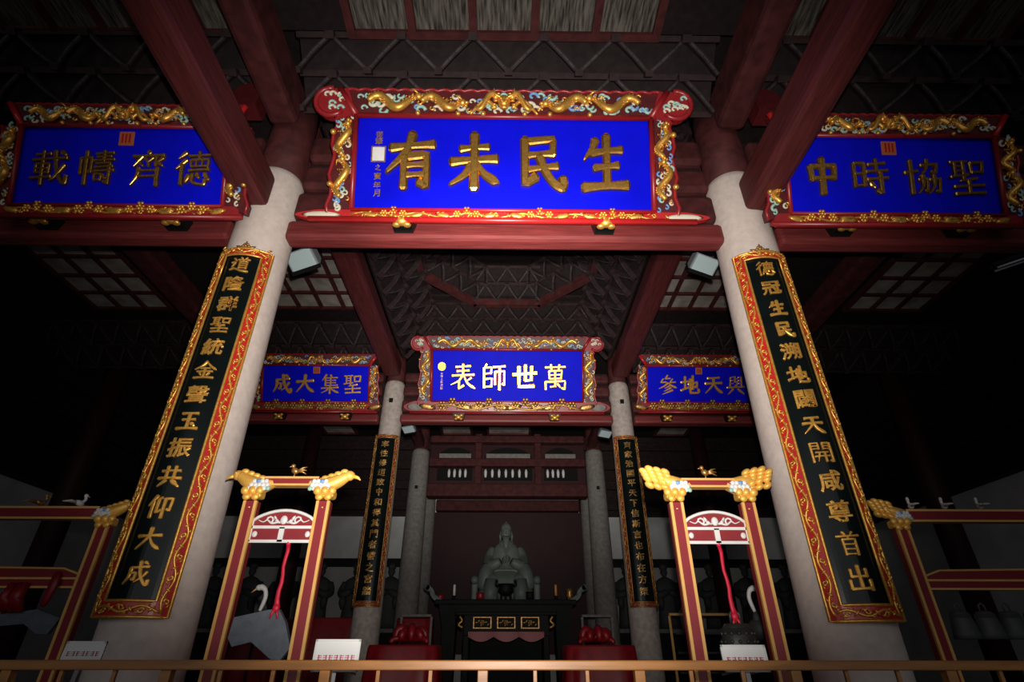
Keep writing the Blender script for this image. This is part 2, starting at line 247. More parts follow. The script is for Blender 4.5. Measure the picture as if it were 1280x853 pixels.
'門': [([(8, 93), (8, -2)], 9, 'v'), ([(8, 92), (40, 94), (40, 58)], 8, 'c'), ([(8, 76), (40, 77)], 7, 'h'), ([(8, 60), (40, 61)], 7, 'h'), ([(60, 94), (60, 58)], 8, 'v'), ([(60, 93), (93, 95), (93, 0), (79, 9)], 10, 'c'), ([(60, 77), (92, 78)], 7, 'h'), ([(60, 61), (92, 62)], 7, 'h')],
'之': [([(44, 99), (56, 84)], 10, 'd'), ([(13, 69), (82, 74), (46, 36), (10, 12)], 9, 'c'), ([(8, 20), (34, 10), (66, 3), (98, 3)], 11, 'n')],
'下': [([(6, 86), (94, 90)], 10, 'h'), ([(50, 88), (50, 0)], 11, 'v'), ([(54, 62), (78, 45)], 10, 'd')],
}
def stroke(mb, pts, w, kind, depth, mi=0):
    P = smooth_path([(p[0], p[1], 0) for p in pts], 7) if kind in 'tnv' and len(pts) > 2 else None
    if P is None:
        P = []
        for a, b in zip(pts, pts[1:]):
            k = 5
            P += [Vector((a[0] + (b[0] - a[0]) * i / k, a[1] + (b[1] - a[1]) * i / k, 0)) for i in range(k)]
        P.append(Vector((pts[-1][0], pts[-1][1], 0)))
    N = len(P)
    def wid(t):
        if kind == 't': return w * (1.1 - .78 * t ** 1.4)
        if kind == 'n': return w * (.55 + .95 * t if t < .82 else 1.33 - 5 * (t - .82))
        if kind == 'd': return w * (.5 + .8 * math.sin(math.pi * min(t + .15, .9)))
        if kind == 'h': return w * (.72 + .34 * abs(2 * t - 1) ** 2)
        return w * (1.02 - .16 * math.sin(math.pi * t))
    rows = []
    d0 = (P[1] - P[0]).normalized(); d1 = (P[-1] - P[-2]).normalized()
    P2 = [P[0] - d0 * w * .30] + P + [P[-1] + d1 * w * .22]
    for i, p in enumerate(P2):
        t = min(max((i - 1) / (N - 1), 0), 1)
        tg = (P2[min(i + 1, N + 1)] - P2[max(i - 1, 0)]).normalized(); nn = Vector((-tg.y, tg.x, 0))
        h = wid(t) / 2 * (.55 if i in (0, N + 1) else 1)
        z = depth - (.13 * w if i in (0, N + 1) else 0); zb = max(z - .17 * wid(t), .1 * depth)
        rows.append([p - nn * h, p - nn * h * .98 + Vector((0, 0, zb)), p - nn * h * .62 + Vector((0, 0, z)), p + nn * h * .62 + Vector((0, 0, z)), p + nn * h * .98 + Vector((0, 0, zb)), p + nn * h])
    mb.loft(rows, mi, True, False)
GLYPH = {}
def glyph(ch, depth=.10, bold=.03):
    """character centred on a unit square, in XZ, raised towards -Y"""
    key = (ch, depth, bold)
    if key in GLYPH:
        g = MB(); g.join(GLYPH[key]); return g
    g = MB()
    if ch in HAND:
        for k, (pts, w, kind) in enumerate(HAND[ch]): stroke(g, pts, w * (1.55 if len(HAND[ch]) < 8 else 1.22), kind, depth * 100 * (1 + .04 * (k % 3)))
        g.v = [((x - 50) / 100, -z / 100, (y - 50) / 100) for x, y, z in g.v]
    else:
        c = bpy.data.curves.new('glyph', 'FONT'); c.body = ch; c.size = 1; c.extrude = depth * .35; c.bevel_depth = depth * .13; c.bevel_resolution = 1
        c.offset = bold * .25; c.resolution_u = 3
        o = bpy.data.objects.new('glyph', c); COL.objects.link(o)
        bpy.context.view_layer.update(); dg = bpy.context.evaluated_depsgraph_get()
        me = bpy.data.meshes.new_from_object(o.evaluated_get(dg))
        xs = [v.co.x for v in me.vertices]; ys = [v.co.y for v in me.vertices]; zs = [v.co.z for v in me.vertices]
        cx, cy, z0 = (min(xs) + max(xs)) / 2, (min(ys) + max(ys)) / 2, min(zs); sc = 1 / max(max(xs) - min(xs), max(ys) - min(ys))
        g.add([((v.co.x - cx) * sc, -(v.co.z - z0) * sc, (v.co.y - cy) * sc + .07 * (v.co.x - cx) * sc) for v in me.vertices], [tuple(p.vertices) for p in me.polygons])
        bpy.data.objects.remove(o); bpy.data.curves.remove(c); bpy.data.meshes.remove(me)
    GLYPH[key] = g; h = MB(); h.join(g); return h

# ------------------------------------------------------------------ carving motifs (u along, v across in XZ; raised to -Y)
def cloud_curl(mb, u, v, r, mi, flip=1, w=.012):
    pts = []
    for k in range(11):
        a = k / 10 * 4.6 * flip + random.random() * .05; q = r * (1 - .085 * k)
        pts.append((u + q * math.cos(a), -w - .006 * k / 10, v + q * math.sin(a)))
    mb.tube(pts, [r * .36 * (1 - .04 * k) for k in range(11)], 5, mi)
def dragon(mb, u0, u1, v0, h, waves=1.5, mi=0):
    n = 30; sgn = 1 if u1 > u0 else -1; pts = []; L = abs(u1 - u0)
    for k in range(n + 1):
        t = k / n
        pts.append((u0 + (u1 - u0) * t, -.03 - .018 * math.cos(9 * t), v0 + h * (.5 + .27 * math.sin(2 * math.pi * waves * t))))
    mb.tube(pts, [h * (.06 + .125 * math.sin(math.pi * min(.15 + .8 * k / n, 1))) for k in range(n + 1)], 7, mi)
    for k in range(2, n - 1, 2):
        p = pts[k]; mb.ball((p[0], p[1] - .012, p[2] + h * .14), (h * .05, .016, h * .07), mi, 5, 4)
    hd = pts[-1]; e = (hd[0] + sgn * h * .10, hd[1] - .015, hd[2])
    mb.ball(e, (h * .17, .04, h * .15), mi); mb.ball((e[0] + sgn * h * .16, e[1] - .01, e[2] - h * .03), (h * .11, .03, h * .08), mi)
    mb.ball((e[0] + sgn * h * .13, e[1], e[2] - h * .15), (h * .09, .025, h * .05), mi)
    for s in (0, 1): mb.tube([(e[0] - sgn * h * .02, e[1] - .02, e[2] + h * .1), (e[0] - sgn * h * (.14 + .06 * s), e[1] - .03, e[2] + h * .24), (e[0] - sgn * h * (.28 + .1 * s), e[1] - .02, e[2] + h * .26)], [h * .04, h * .03, h * .012], 5, mi)
    for t in (.2, .42, .62, .82):
        p = pts[int(t * n)]; up = -1 if p[2] > v0 + h * .5 else 1
        q = (p[0] + sgn * h * .18, -.045, p[2] + up * h * .22)
        mb.tube([p, (p[0] + sgn * h * .02, -.05, p[2] + up * h * .16), q], [h * .06, h * .05, h * .035], 5, mi)
        for a in (-.1, 0, .1): mb.ball((q[0] + sgn * h * .07, -.05, q[2] + a * h), (h * .06, .015, h * .025), mi, 5, 4)
def dragon_face(mb, u, v, h, mi=0):
    mb.ball((u, -.05, v), (h * .24, .05, h * .26), mi); mb.ball((u, -.09, v - h * .12), (h * .18, .04, h * .13), mi)
    mb.ball((u, -.09, v - h * .30), (h * .15, .03, h * .06), mi)
    for s in (-1, 1):
        mb.ball((u + s * h * .11, -.095, v + h * .06), h * .055, mi, 6, 5); mb.ball((u + s * h * .07, -.12, v - h * .1), h * .045, mi, 6, 5)
        mb.tube(smooth_path([(u + s * h * .12, -.07, v + h * .15), (u + s * h * .32, -.09, v + h * .22), (u + s * h * .36, -.08, v + h * .46)], 4), [h * .06 * (1 - .07 * k) for k in range(9)], 6, mi)
        loop = [(u + s * h * (.25 + .75 * t), -.04 - .03 * math.sin(3 * t), v + h * (.0 + .3 * math.sin(5.2 * t + .4))) for t in [k / 14 for k in range(15)]]
        mb.tube(loop, [h * (.13 - .05 * k / 14) for k in range(15)], 7, mi)
        loop = [(u + s * h * (.3 + .9 * t), -.05, v - h * (.25 - .3 * math.sin(4 * t))) for t in [k / 12 for k in range(13)]]
        mb.tube(loop, [h * (.08 - .03 * k / 12) for k in range(13)], 6, mi)
        for k in range(5): mb.ball((u + s * h * (.2 + .05 * k), -.06, v + h * (.3 - .14 * k)), (h * .1, .02, h * .04), mi, 5, 4)
def flower(mb, u, v, r, mi=0, n=6):
    mb.ball((u, -.025, v), (r * .4, .02, r * .4), mi, 6, 4)
    for k in range(n):
        a = 2 * math.pi * k / n; mb.ball((u + r * .65 * math.cos(a), -.015, v + r * .65 * math.sin(a)), (r * .36, .014, r * .36), mi, 6, 4)
def leaf(mb, u, v, L, ang, mi=0):
    M = Matrix.Rotation(-ang, 3, 'Y'); mb.ball((u, -.014, v), (L, .012, L * .32), mi, 6, 5, M)
def vine(mb, L, h, period, mi=0):
    n = int(L / period * 10); pts = [(L * k / n, -.008, h * (.5 + .28 * math.sin(2 * math.pi * (L * k / n) / period))) for k in range(n + 1)]
    mb.tube(pts, h * .13, 5, mi)
    k = 0; u = period * .25
    while u < L:
        up = 1 if k % 2 == 0 else -1
        for j in range(2):
            a = [(u + h * .25 * math.cos(q) * (1 - .09 * i), -.012, h * (.5 - up * .12) + up * h * .26 * math.sin(q) * (1 - .09 * i)) for i, q in enumerate([j * 3 + x * .62 for x in range(7)])]
            mb.tube(a, [h * .13 * (1 - .1 * i) for i in range(7)], 5, mi)
        leaf(mb, u + period * .24, h * .5, h * .36, up * .9, mi); leaf(mb, u - period * .1, h * (.5 - up * .3), h * .26, -up * .5, mi); leaf(mb, u + period * .12, h * (.5 + up * .34), h * .24, up * .2, mi)
        u += period * .5; k += 1

# ================================================================== THE SETTING
CY1, CY2, CY3, CY4 = 4.9, 12.8, 18.0, 20.6
def setting():
    m = MB(); m.box(-12, 12, -1.5, 22.2, -.2, 0); o = m.build('floor', FLOORM); struct(o)
    m = MB(); m.box(-12, 12, 21.6, 21.8, 0, 9.6); o = m.build('wall_back', PLASTER); struct(o)
    m = MB(); m.box(-12.0, -11.8, 4, 21.6, 0, 4.8); o = m.build('wall_left', PLASTER); struct(o)
    m = MB(); m.box(11.8, 12.0, 4, 21.6, 0, 4.8); o = m.build('wall_right', PLASTER); struct(o)
    for n_, s in (('trim_1', -1), ('trim_2', 1)):              # grey lower back wall with a dark moulding
        m = MB(); x0, x1 = sorted((s * 3.4, s * 11.8)); m.box(x0, x1, 21.5, 21.6, 0, 4.05, 0); m.box(x0, x1, 21.42, 21.6, 4.0, 4.3, 1, .02)
        o = m.build(n_, [PLASTER_GREY, TABLE_DK]); struct(o)
    for n_, s in (('trim_3', -1), ('trim_4', 1)):              # dark timber above the white band
        m = MB(); x0, x1 = sorted((s * 2.9, s * 11.8)); m.box(x0, x1, 21.2, 21.58, 5.85, 9.4, 0); 
        for k in range(4): m.box(x0, x1, 21.05, 21.3, 6.0 + .8 * k, 6.35 + .8 * k, 0, .03)
        o = m.build(n_, CEIL_ARM); struct(o)
    for n_, s in (('trim_5', -1), ('trim_6', 1)):
        m = MB(); x0, x1 = sorted((s * 11.5, s * 12.0)); m.box(x0, x1, 4, 21.1, 4.8, 9.4, 0)
        for k in range(4):
            xa, xb = sorted((s * 11.3, s * 11.5)); m.box(xa, xb, 4, 21.1, 4.85 + .8 * k, 5.2 + .8 * k, 0, .03)
        o = m.build(n_, CEIL_ARM); struct(o)
    m = MB(); m.box(-12, 12, -1.5, 21.8, 9.6, 9.8); m.box(-12, 12, -1.5, 3.95, 8.12, 8.2)
    m.box(-12, -5.75, 5.1, 8.6, 8.62, 8.7); m.box(5.75, 12, 5.1, 8.6, 8.62, 8.7); m.box(-5.75, -3.2, 5.1, 8.6, 8.62, 8.7); m.box(3.2, 5.75, 5.1, 8.6, 8.62, 8.7)
    m.box(-12, -3.2, 8.6, 12.6, 8.62, 8.7); m.box(3.2, 12, 8.6, 12.6, 8.62, 8.7)
    m.box(-12, 12, 13.2, 21.2, 9.0, 9.1)
    o = m.build('ceiling', CEIL_DARK); struct(o)
setting()
def skylight(name, x0, x1, y0, y1, z, nx, ny, gm, bar=.075):
    g = empty(name); struct(g)
    m = MB(); m.box(x0, x1, y0, y1, z + .05, z + .07); m.build('pane', gm, g)
    m = MB()
    for i in range(nx + 1):
        x = x0 + (x1 - x0) * i / nx; m.box(x - bar / 2, x + bar / 2, y0 - .04, y1 + .04, z - .02, z + .1)
    for j in range(ny + 1):
        y = y0 + (y1 - y0) * j / ny; m.box(x0 - .04, x1 + .04, y - bar / 2, y + bar / 2, z - .01, z + .1)
    m.build('window_frame', RED_OLD, g)
skylight('window_1', -2.0, 1.88, 2.4, 3.92, 7.98, 5, 1, GLASS_TILE, .10)
skylight('window_2', -6.4, -3.3, 2.4, 3.95, 8.02, 5, 1, GLASS_TILE)
skylight('window_3', 3.3, 6.4, 2.4, 3.95, 8.02, 5, 1, GLASS_TILE)
skylight('window_4', -5.62, -3.45, 8.4, 10.97, 8.5, 4, 4, GLASS_TILE2)
skylight('window_5', 3.45, 5.5, 8.35, 10.9, 8.5, 4, 4, GLASS_TILE2)
skylight('window_6', -10.1, -8.25, 8.4, 11.05, 8.5, 3, 4, GLASS_TILE2)
skylight('window_7', 8.35, 10.2, 8.3, 10.9, 8.5, 3, 4, GLASS_TILE2)
for i, (a, b) in enumerate(((-2.3, -1.25), (-.65, .85))):
    skylight('window_%d' % (8 + i), a, b, 15.6, 18.5, 8.08, 1, 2, GLASS_TILE2)
for i, s in enumerate((-1, 1)):
    a, b = sorted((s * 5.4, s * 6.5)); skylight('window_%d' % (10 + i), a, b, 15.6, 18.5, 8.08, 1, 2, GLASS_TILE2)

def lattice(mb, O, U, V, L, rows, s, hv, curve=.0):
    """rows of crossing curved bracket arms on a slope; mat 0 timber, mat 1 grey upper edge, mat 2 backing"""
    O, U, V = Vector(O), Vector(U).normalized(), Vector(V).normalized(); N = U.cross(V)
    if N.z > 0: N = -N
    H = rows * hv
    mb.obox(O + U * L / 2 + V * H / 2 - N * .12, U * L / 2, V * H / 2, N * .02, 2)
    n = max(1, round(L / s)); s = L / n
    for r in range(rows + 1):
        c = O + V * r * hv
        mb.obox(c + U * L / 2 - N * .02, U * L / 2, V * .035, N * .05, 0)
    for r in range(rows):
        for i in range(n):
            off = s * .5 * (r % 2)
            for d in (-1, 1):
                a0 = O + U * (s * (i + .5) + off * .0) + V * (r * hv + hv * .98) ; b0 = O + U * (s * (i + .5 + .5 * d)) + V * (r * hv + hv * .05)
                mid = (a0 + b0) / 2 + N * .10
                pts = smooth_path([a0 + N * .04, mid, b0 + N * .07], 3)
                for p, q in zip(pts, pts[1:]):
                    t = (q - p); l = t.length; t.normalize(); w = t.cross(N).normalized()
                    mb.obox((p + q) / 2, t * l * .52, w * .026, N * .045, 0)
                    mb.obox((p + q) / 2 + N * .048, t * l * .45, w * .011, N * .004, 1)
            c = O + U * (s * (i + .5)) + V * (r * hv + hv * .95) + N * .09
            mb.obox(c, U * .055, V * .045, N * .05, 0)
            c = O + U * (s * (i)) + V * (r * hv + hv * .05) + N * .10
            mb.obox(c, U * .05, V * .04, N * .055, 0)
def brackets():
    n = 7
    def out(mb):
        nonlocal n
        o = mb.build('trim_%d' % n, [CEIL_ARM, CEIL_EDGE, CEIL_DARK]); struct(o); n += 1
    m = MB(); lattice(m, (-2.72, 4.62, 7.42), (1, 0, 0), (0, -.66, .60), 5.44, 2, .95, .45); out(m)
    for s in (-1, 1):
        m = MB(); x0 = -7.6 if s < 0 else 3.1; lattice(m, (x0, 4.62, 7.42), (1, 0, 0), (0, -.66, .60), 4.5, 2, .95, .45); out(m)
    m = MB(); lattice(m, (-2.7, 12.3, 8.2), (1, 0, 0), (0, -1.3, .55), 5.4, 3, .6, .46); out(m)      # far slope of the central coffer
    for s in (-1, 1):
        m = MB(); lattice(m, (s * 2.7, 5.3, 7.9), (0, 1, 0), (-s * .85, 0, .85), 7.0, 2, .6, .58); out(m)
        m = MB(); x0 = -11.5 if s < 0 else 3.3; lattice(m, (x0, 12.3, 7.55), (1, 0, 0), (0, -1.15, .95), 8.2, 2, .55, .62); out(m)
    # octagonal well in the coffer
    m = MB(); pts = []
    x, y0, y1, c = 1.95, 6.4, 11.0, 1.15
    P = [(-x + c, y1), (x - c, y1), (x, y1 - c), (x, y0 + c), (x - c, y0), (-x + c, y0), (-x, y0 + c), (-x, y1 - c)]
    cen = Vector((0, (y0 + y1) / 2, 0))
    for i in range(8):
        a = Vector((*P[i], 8.72)); b = Vector((*P[(i + 1) % 8], 8.72)); t = (b - a); L = t.length; inw = (cen - (a + b) / 2); inw.z = 0
        inw = inw - t.normalized() * inw.dot(t.normalized()); inw.normalize()
        m.obox((a + b) / 2, t / 2 * 1.03, inw * .07, Vector((0, 0, .09)), 3)
        lattice(m, a + Vector((0, 0, .1)), t, inw * .75 + Vector((0, 0, .66)), L, 2, .5, .42)
    m.box(-2.7, 2.7, 5.2, 12.2, 9.45, 9.55, 2)
    for s in (-1, 1): m.box(min(s * 1.95, s * 2.7), max(s * 1.95, s * 2.7), 5.2, 12.2, 8.92, 8.98, 2)
    m.box(-1.95, 1.95, 11.0, 12.2, 8.92, 8.98, 2)
    o = m.build('trim_%d' % n, [CEIL_ARM, CEIL_EDGE, CEIL_DARK, RED_OLD]); struct(o); n += 1
brackets()

# ================================================================== COLUMNS
def stone_column(loc, rb, rt, ztop, label, zpost=None, hole=None, m_=STONE, group=None, lean=0):
    t = empty('stone_column', loc, (0, lean, 0)); tag(t, label, 'column', group, 'thing')
    m = MB(); prof = [(rb * 1.02, .42)] + [(rb + (rt - rb) * k / 14, .45 + (ztop - .45) * k / 14) for k in range(13)]
    prof += [(rt * 1.0, ztop - .35), (rt * .99, ztop - .12), (rt * .93, ztop - .03), (rt * .85, ztop)]
    m.lathe(prof, 40); m.build('shaft', m_, t)
    m = MB(); m.lathe([(rb * 1.45, 0), (rb * 1.45, .1), (rb * 1.2, .14), (rb * 1.32, .26), (rb * 1.2, .38), (rb * 1.06, .43)], 32); m.build('base', STONE_GREY, t)
    if zpost:
        m = MB(); m.lathe([(rt * .84, ztop - .05), (rt * .86, zpost)], 28); m.build('upper_post', RED_OLD, t)
    if hole:
        for z in hole:
            m = MB(); m.box(-.045, .045, -(rb + rt) / 2 - .03, -(rb + rt) / 2 + .1, z - .05, z + .05); m.build('mortise', BLACK, t)
    return t
XC = {(-1, 1): -2.84, (1, 1): 2.78, (-1, 2): -2.93, (1, 2): 2.95, (-1, 3): -2.95, (1, 3): 3.05, (-1, 4): -2.9, (1, 4): 3.08}
for s, nm in ((-1, 'left'), (1, 'right')):
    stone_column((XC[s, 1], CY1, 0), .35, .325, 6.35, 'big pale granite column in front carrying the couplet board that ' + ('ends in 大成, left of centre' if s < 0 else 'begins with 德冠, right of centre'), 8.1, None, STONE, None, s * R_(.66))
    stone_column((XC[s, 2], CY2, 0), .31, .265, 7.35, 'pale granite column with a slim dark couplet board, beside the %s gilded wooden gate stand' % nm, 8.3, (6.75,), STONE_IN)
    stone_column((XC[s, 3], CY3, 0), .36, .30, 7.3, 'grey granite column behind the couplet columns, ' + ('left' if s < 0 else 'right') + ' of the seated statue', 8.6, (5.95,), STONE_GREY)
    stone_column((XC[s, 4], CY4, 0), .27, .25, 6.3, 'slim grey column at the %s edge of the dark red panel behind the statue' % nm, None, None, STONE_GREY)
def timber_column(loc, r, z, label):
    t = empty('timber_column', loc); tag(t, label, 'column', None, 'thing')
    m = MB(); m.lathe([(r, .4), (r, z * .6), (r * .9, z)], 28); m.build('shaft', RED_DARK, t)
    m = MB(); m.lathe([(r * 1.4, 0), (r * 1.4, .1), (r * 1.3, .3), (r * 1.03, .4)], 24); m.build('base', STONE_GREY, t)
for s, nm in ((-1, 'left'), (1, 'right')):
    timber_column((s * 6.75, CY3, 0), .27, 8.9, 'dark red timber column seen through the %s gilded gate stand' % nm)
    timber_column((s * 10.3, CY2, 0), .27, 8.5, 'dark red timber column in the shadow above the %s instrument rack' % nm)
    timber_column((s * 6.9, CY2, 0), .27, 7.5, 'dark red timber column behind the %s big couplet column' % nm)

# ================================================================== BEAMS
def beam(name, x0, x1, y0, y1, z0, z1, label, m_=RED_BEAM, ch=.05, cat='beam', group=None):
    m = MB(); m.box(x0, x1, y0, y1, z0, z1, 0, ch); o = m.build(name, m_); tag(o, label, cat, group, 'thing'); return o
def bay(yf, d, spans, z0, z1, zs, where):
    for (a, b, bay_) in spans:
        beam('lintel_beam', a, b, yf, yf + d, z0, z1, 'red lintel beam under the %s blue plaque%s' % (bay_, where))
        o = empty('tie_beam', ((a + b) / 2, yf, zs[0][0])); tag(o, 'dusty red stacked tie beams behind the %s blue plaque%s' % (bay_, where), 'beam', None, 'thing')
        for (p, q) in zs:
            m = MB(); m.box(a - (a + b) / 2, b - (a + b) / 2, .05, d, p - zs[0][0], q - zs[0][0], 0, .06); m.build('plank', RED_OLD, o)
        m = MB(); m.box(a - (a + b) / 2, b - (a + b) / 2, d - .03, d + .02, z1 - zs[0][0], zs[-1][1] - zs[0][0] + .1); m.build('backing_board', CEIL_DARK, o)
bay(4.72, .22, ((-2.58, 2.54, 'largest central'), (-8.6, -3.22, 'left-hand'), (3.18, 8.6, 'right-hand')), 5.30, 5.57, ((5.68, 6.08), (6.18, 6.55), (6.68, 7.1)), ' in the front row')
bay(12.5, .28, ((-2.66, 2.68, 'central'), (-6.66, -3.2, 'left-hand'), (3.22, 6.66, 'right-hand')), 6.17, 6.38, ((6.48, 6.8), (6.92, 7.2), (7.3, 7.55)), ' in the inner row')
for s, nm in ((-1, 'left'), (1, 'right')):
    a, b = sorted((s * 3.12, s * 2.78))
    beam('roof_beam', a, b, -1.4, 4.62, 5.64, 6.12, 'thick red beam running overhead into the top of the big %s front column' % nm, RED_BEAM_Y, .07)
    a, b = sorted((s * 3.08, s * 2.72))
    beam('upper_beam', a, b, -1.4, 4.6, 7.06, 7.7, 'dim red upper beam above the thick beam over the %s front column' % nm, RED_OLD, .07)
    a, b = sorted((s * 3.2, s * 2.75))
    beam('coffer_beam', a, b, 5.1, 12.5, 7.4, 7.85, 'long dark red beam on the %s side of the carved coffered ceiling' % nm, RED_BEAM_Y, .08)
    a, b = sorted((s * 6.95, s * 6.5))
    beam('side_coffer_beam', a, b, 5.1, 12.5, 7.4, 7.85, 'long dim red beam deep in the %s side bay ceiling' % nm, RED_OLD, .08)
    a, b = sorted((s * 3.1, s * 2.8))
    beam('rear_beam', a, b, 13.1, 17.7, 7.3, 7.65, 'dark beam joining the %s couplet column to the grey column behind it' % nm, RED_OLD, .06)
    # rounded red bracket end outboard of the beam
    m = MB(); poly = [(.17 * math.cos(R_(a)), .05 + .17 * math.sin(R_(a))) for a in range(0, 181, 20)] + [(-.15, -.2), (.15, -.2)]
    m.prism(poly, -.12, .12); o = m.build('bracket_end', DEEP, None, (s * 3.32, 4.42, 7.3)); tag(o, 'bright red rounded bracket end beside the %s upper beam' % nm, 'bracket', None, 'thing')

# rear transom wall between the grey columns
def transom():
    o = empty('transom_screen', (0, CY3, 5.6)); tag(o, 'dark red transom screen with slatted openings above the statue', 'screen', None, 'thing')
    for (z0, z1, d) in ((.1, .52, .2), (1.12, 1.4, .18), (1.95, 2.2, .2)):
        m = MB(); m.box(-2.62, 2.72, -d, d, z0, z1, 0, .04); m.build('rail', RED_OLD, o)
    m = MB(); m.box(-2.62, 2.72, .1, .14, .4, 2.2); m.build('back_panel', RED_DARK, o)
    for (x0, x1, n) in ((-2.35, -1.15, 4), (-.75, .9, 7), (1.3, 2.45, 4)):
        m = MB(); m.box(x0, x1, .04, .1, .70, 1.10); m.build('opening', BLACK, o)
        w = (x1 - x0); c0 = .35 if n == 4 else .12
        for k in range(n):
            x = x0 + w * (c0 * (1 if x0 < -1 else .3) + (1 - c0) * .95 * k / (n - 1) * (1 if n == 7 else .75))
            m = MB(); m.lathe([(.03, .76), (.045, .85), (.05, .95), (.03, 1.04)], 10, (x, -.04, 0)); m.build('baluster', WHITE, o)
        m = MB(); k = 12; cx = (x0 + x1) / 2; hw = w / 2
        m.prism([(cx + hw * math.cos(math.pi * i / k), 1.42 + .40 * math.sin(math.pi * i / k)) for i in range(k + 1)], -.02, .08); m.build('arched_opening', BLACK, o)
        m = MB(); m.box(cx - hw * .92, cx + hw * .92, -.1, .0, 1.42, 1.58, 0, .02); m.build('arch_sill', STONE_GREY, o)
    for x in (-.95, 1.1):
        m = MB(); m.box(x - .12, x + .12, -.12, .1, .5, 2.3, 0, .03); m.build('stile', RED_OLD, o)
transom()
m = MB(); m.box(-2.63, 2.8, 20.4, 20.55, 1.2, 5.75); o = m.build('altar_screen', RED_DARK); tag(o, 'large plain dark red panel behind the seated statue', 'panel', None, 'thing')
beam('shrine_beam', -2.6, 2.76, 20.3, 20.7, 5.8, 6.2, 'dark red beam along the top of the panel behind the statue', RED_OLD)

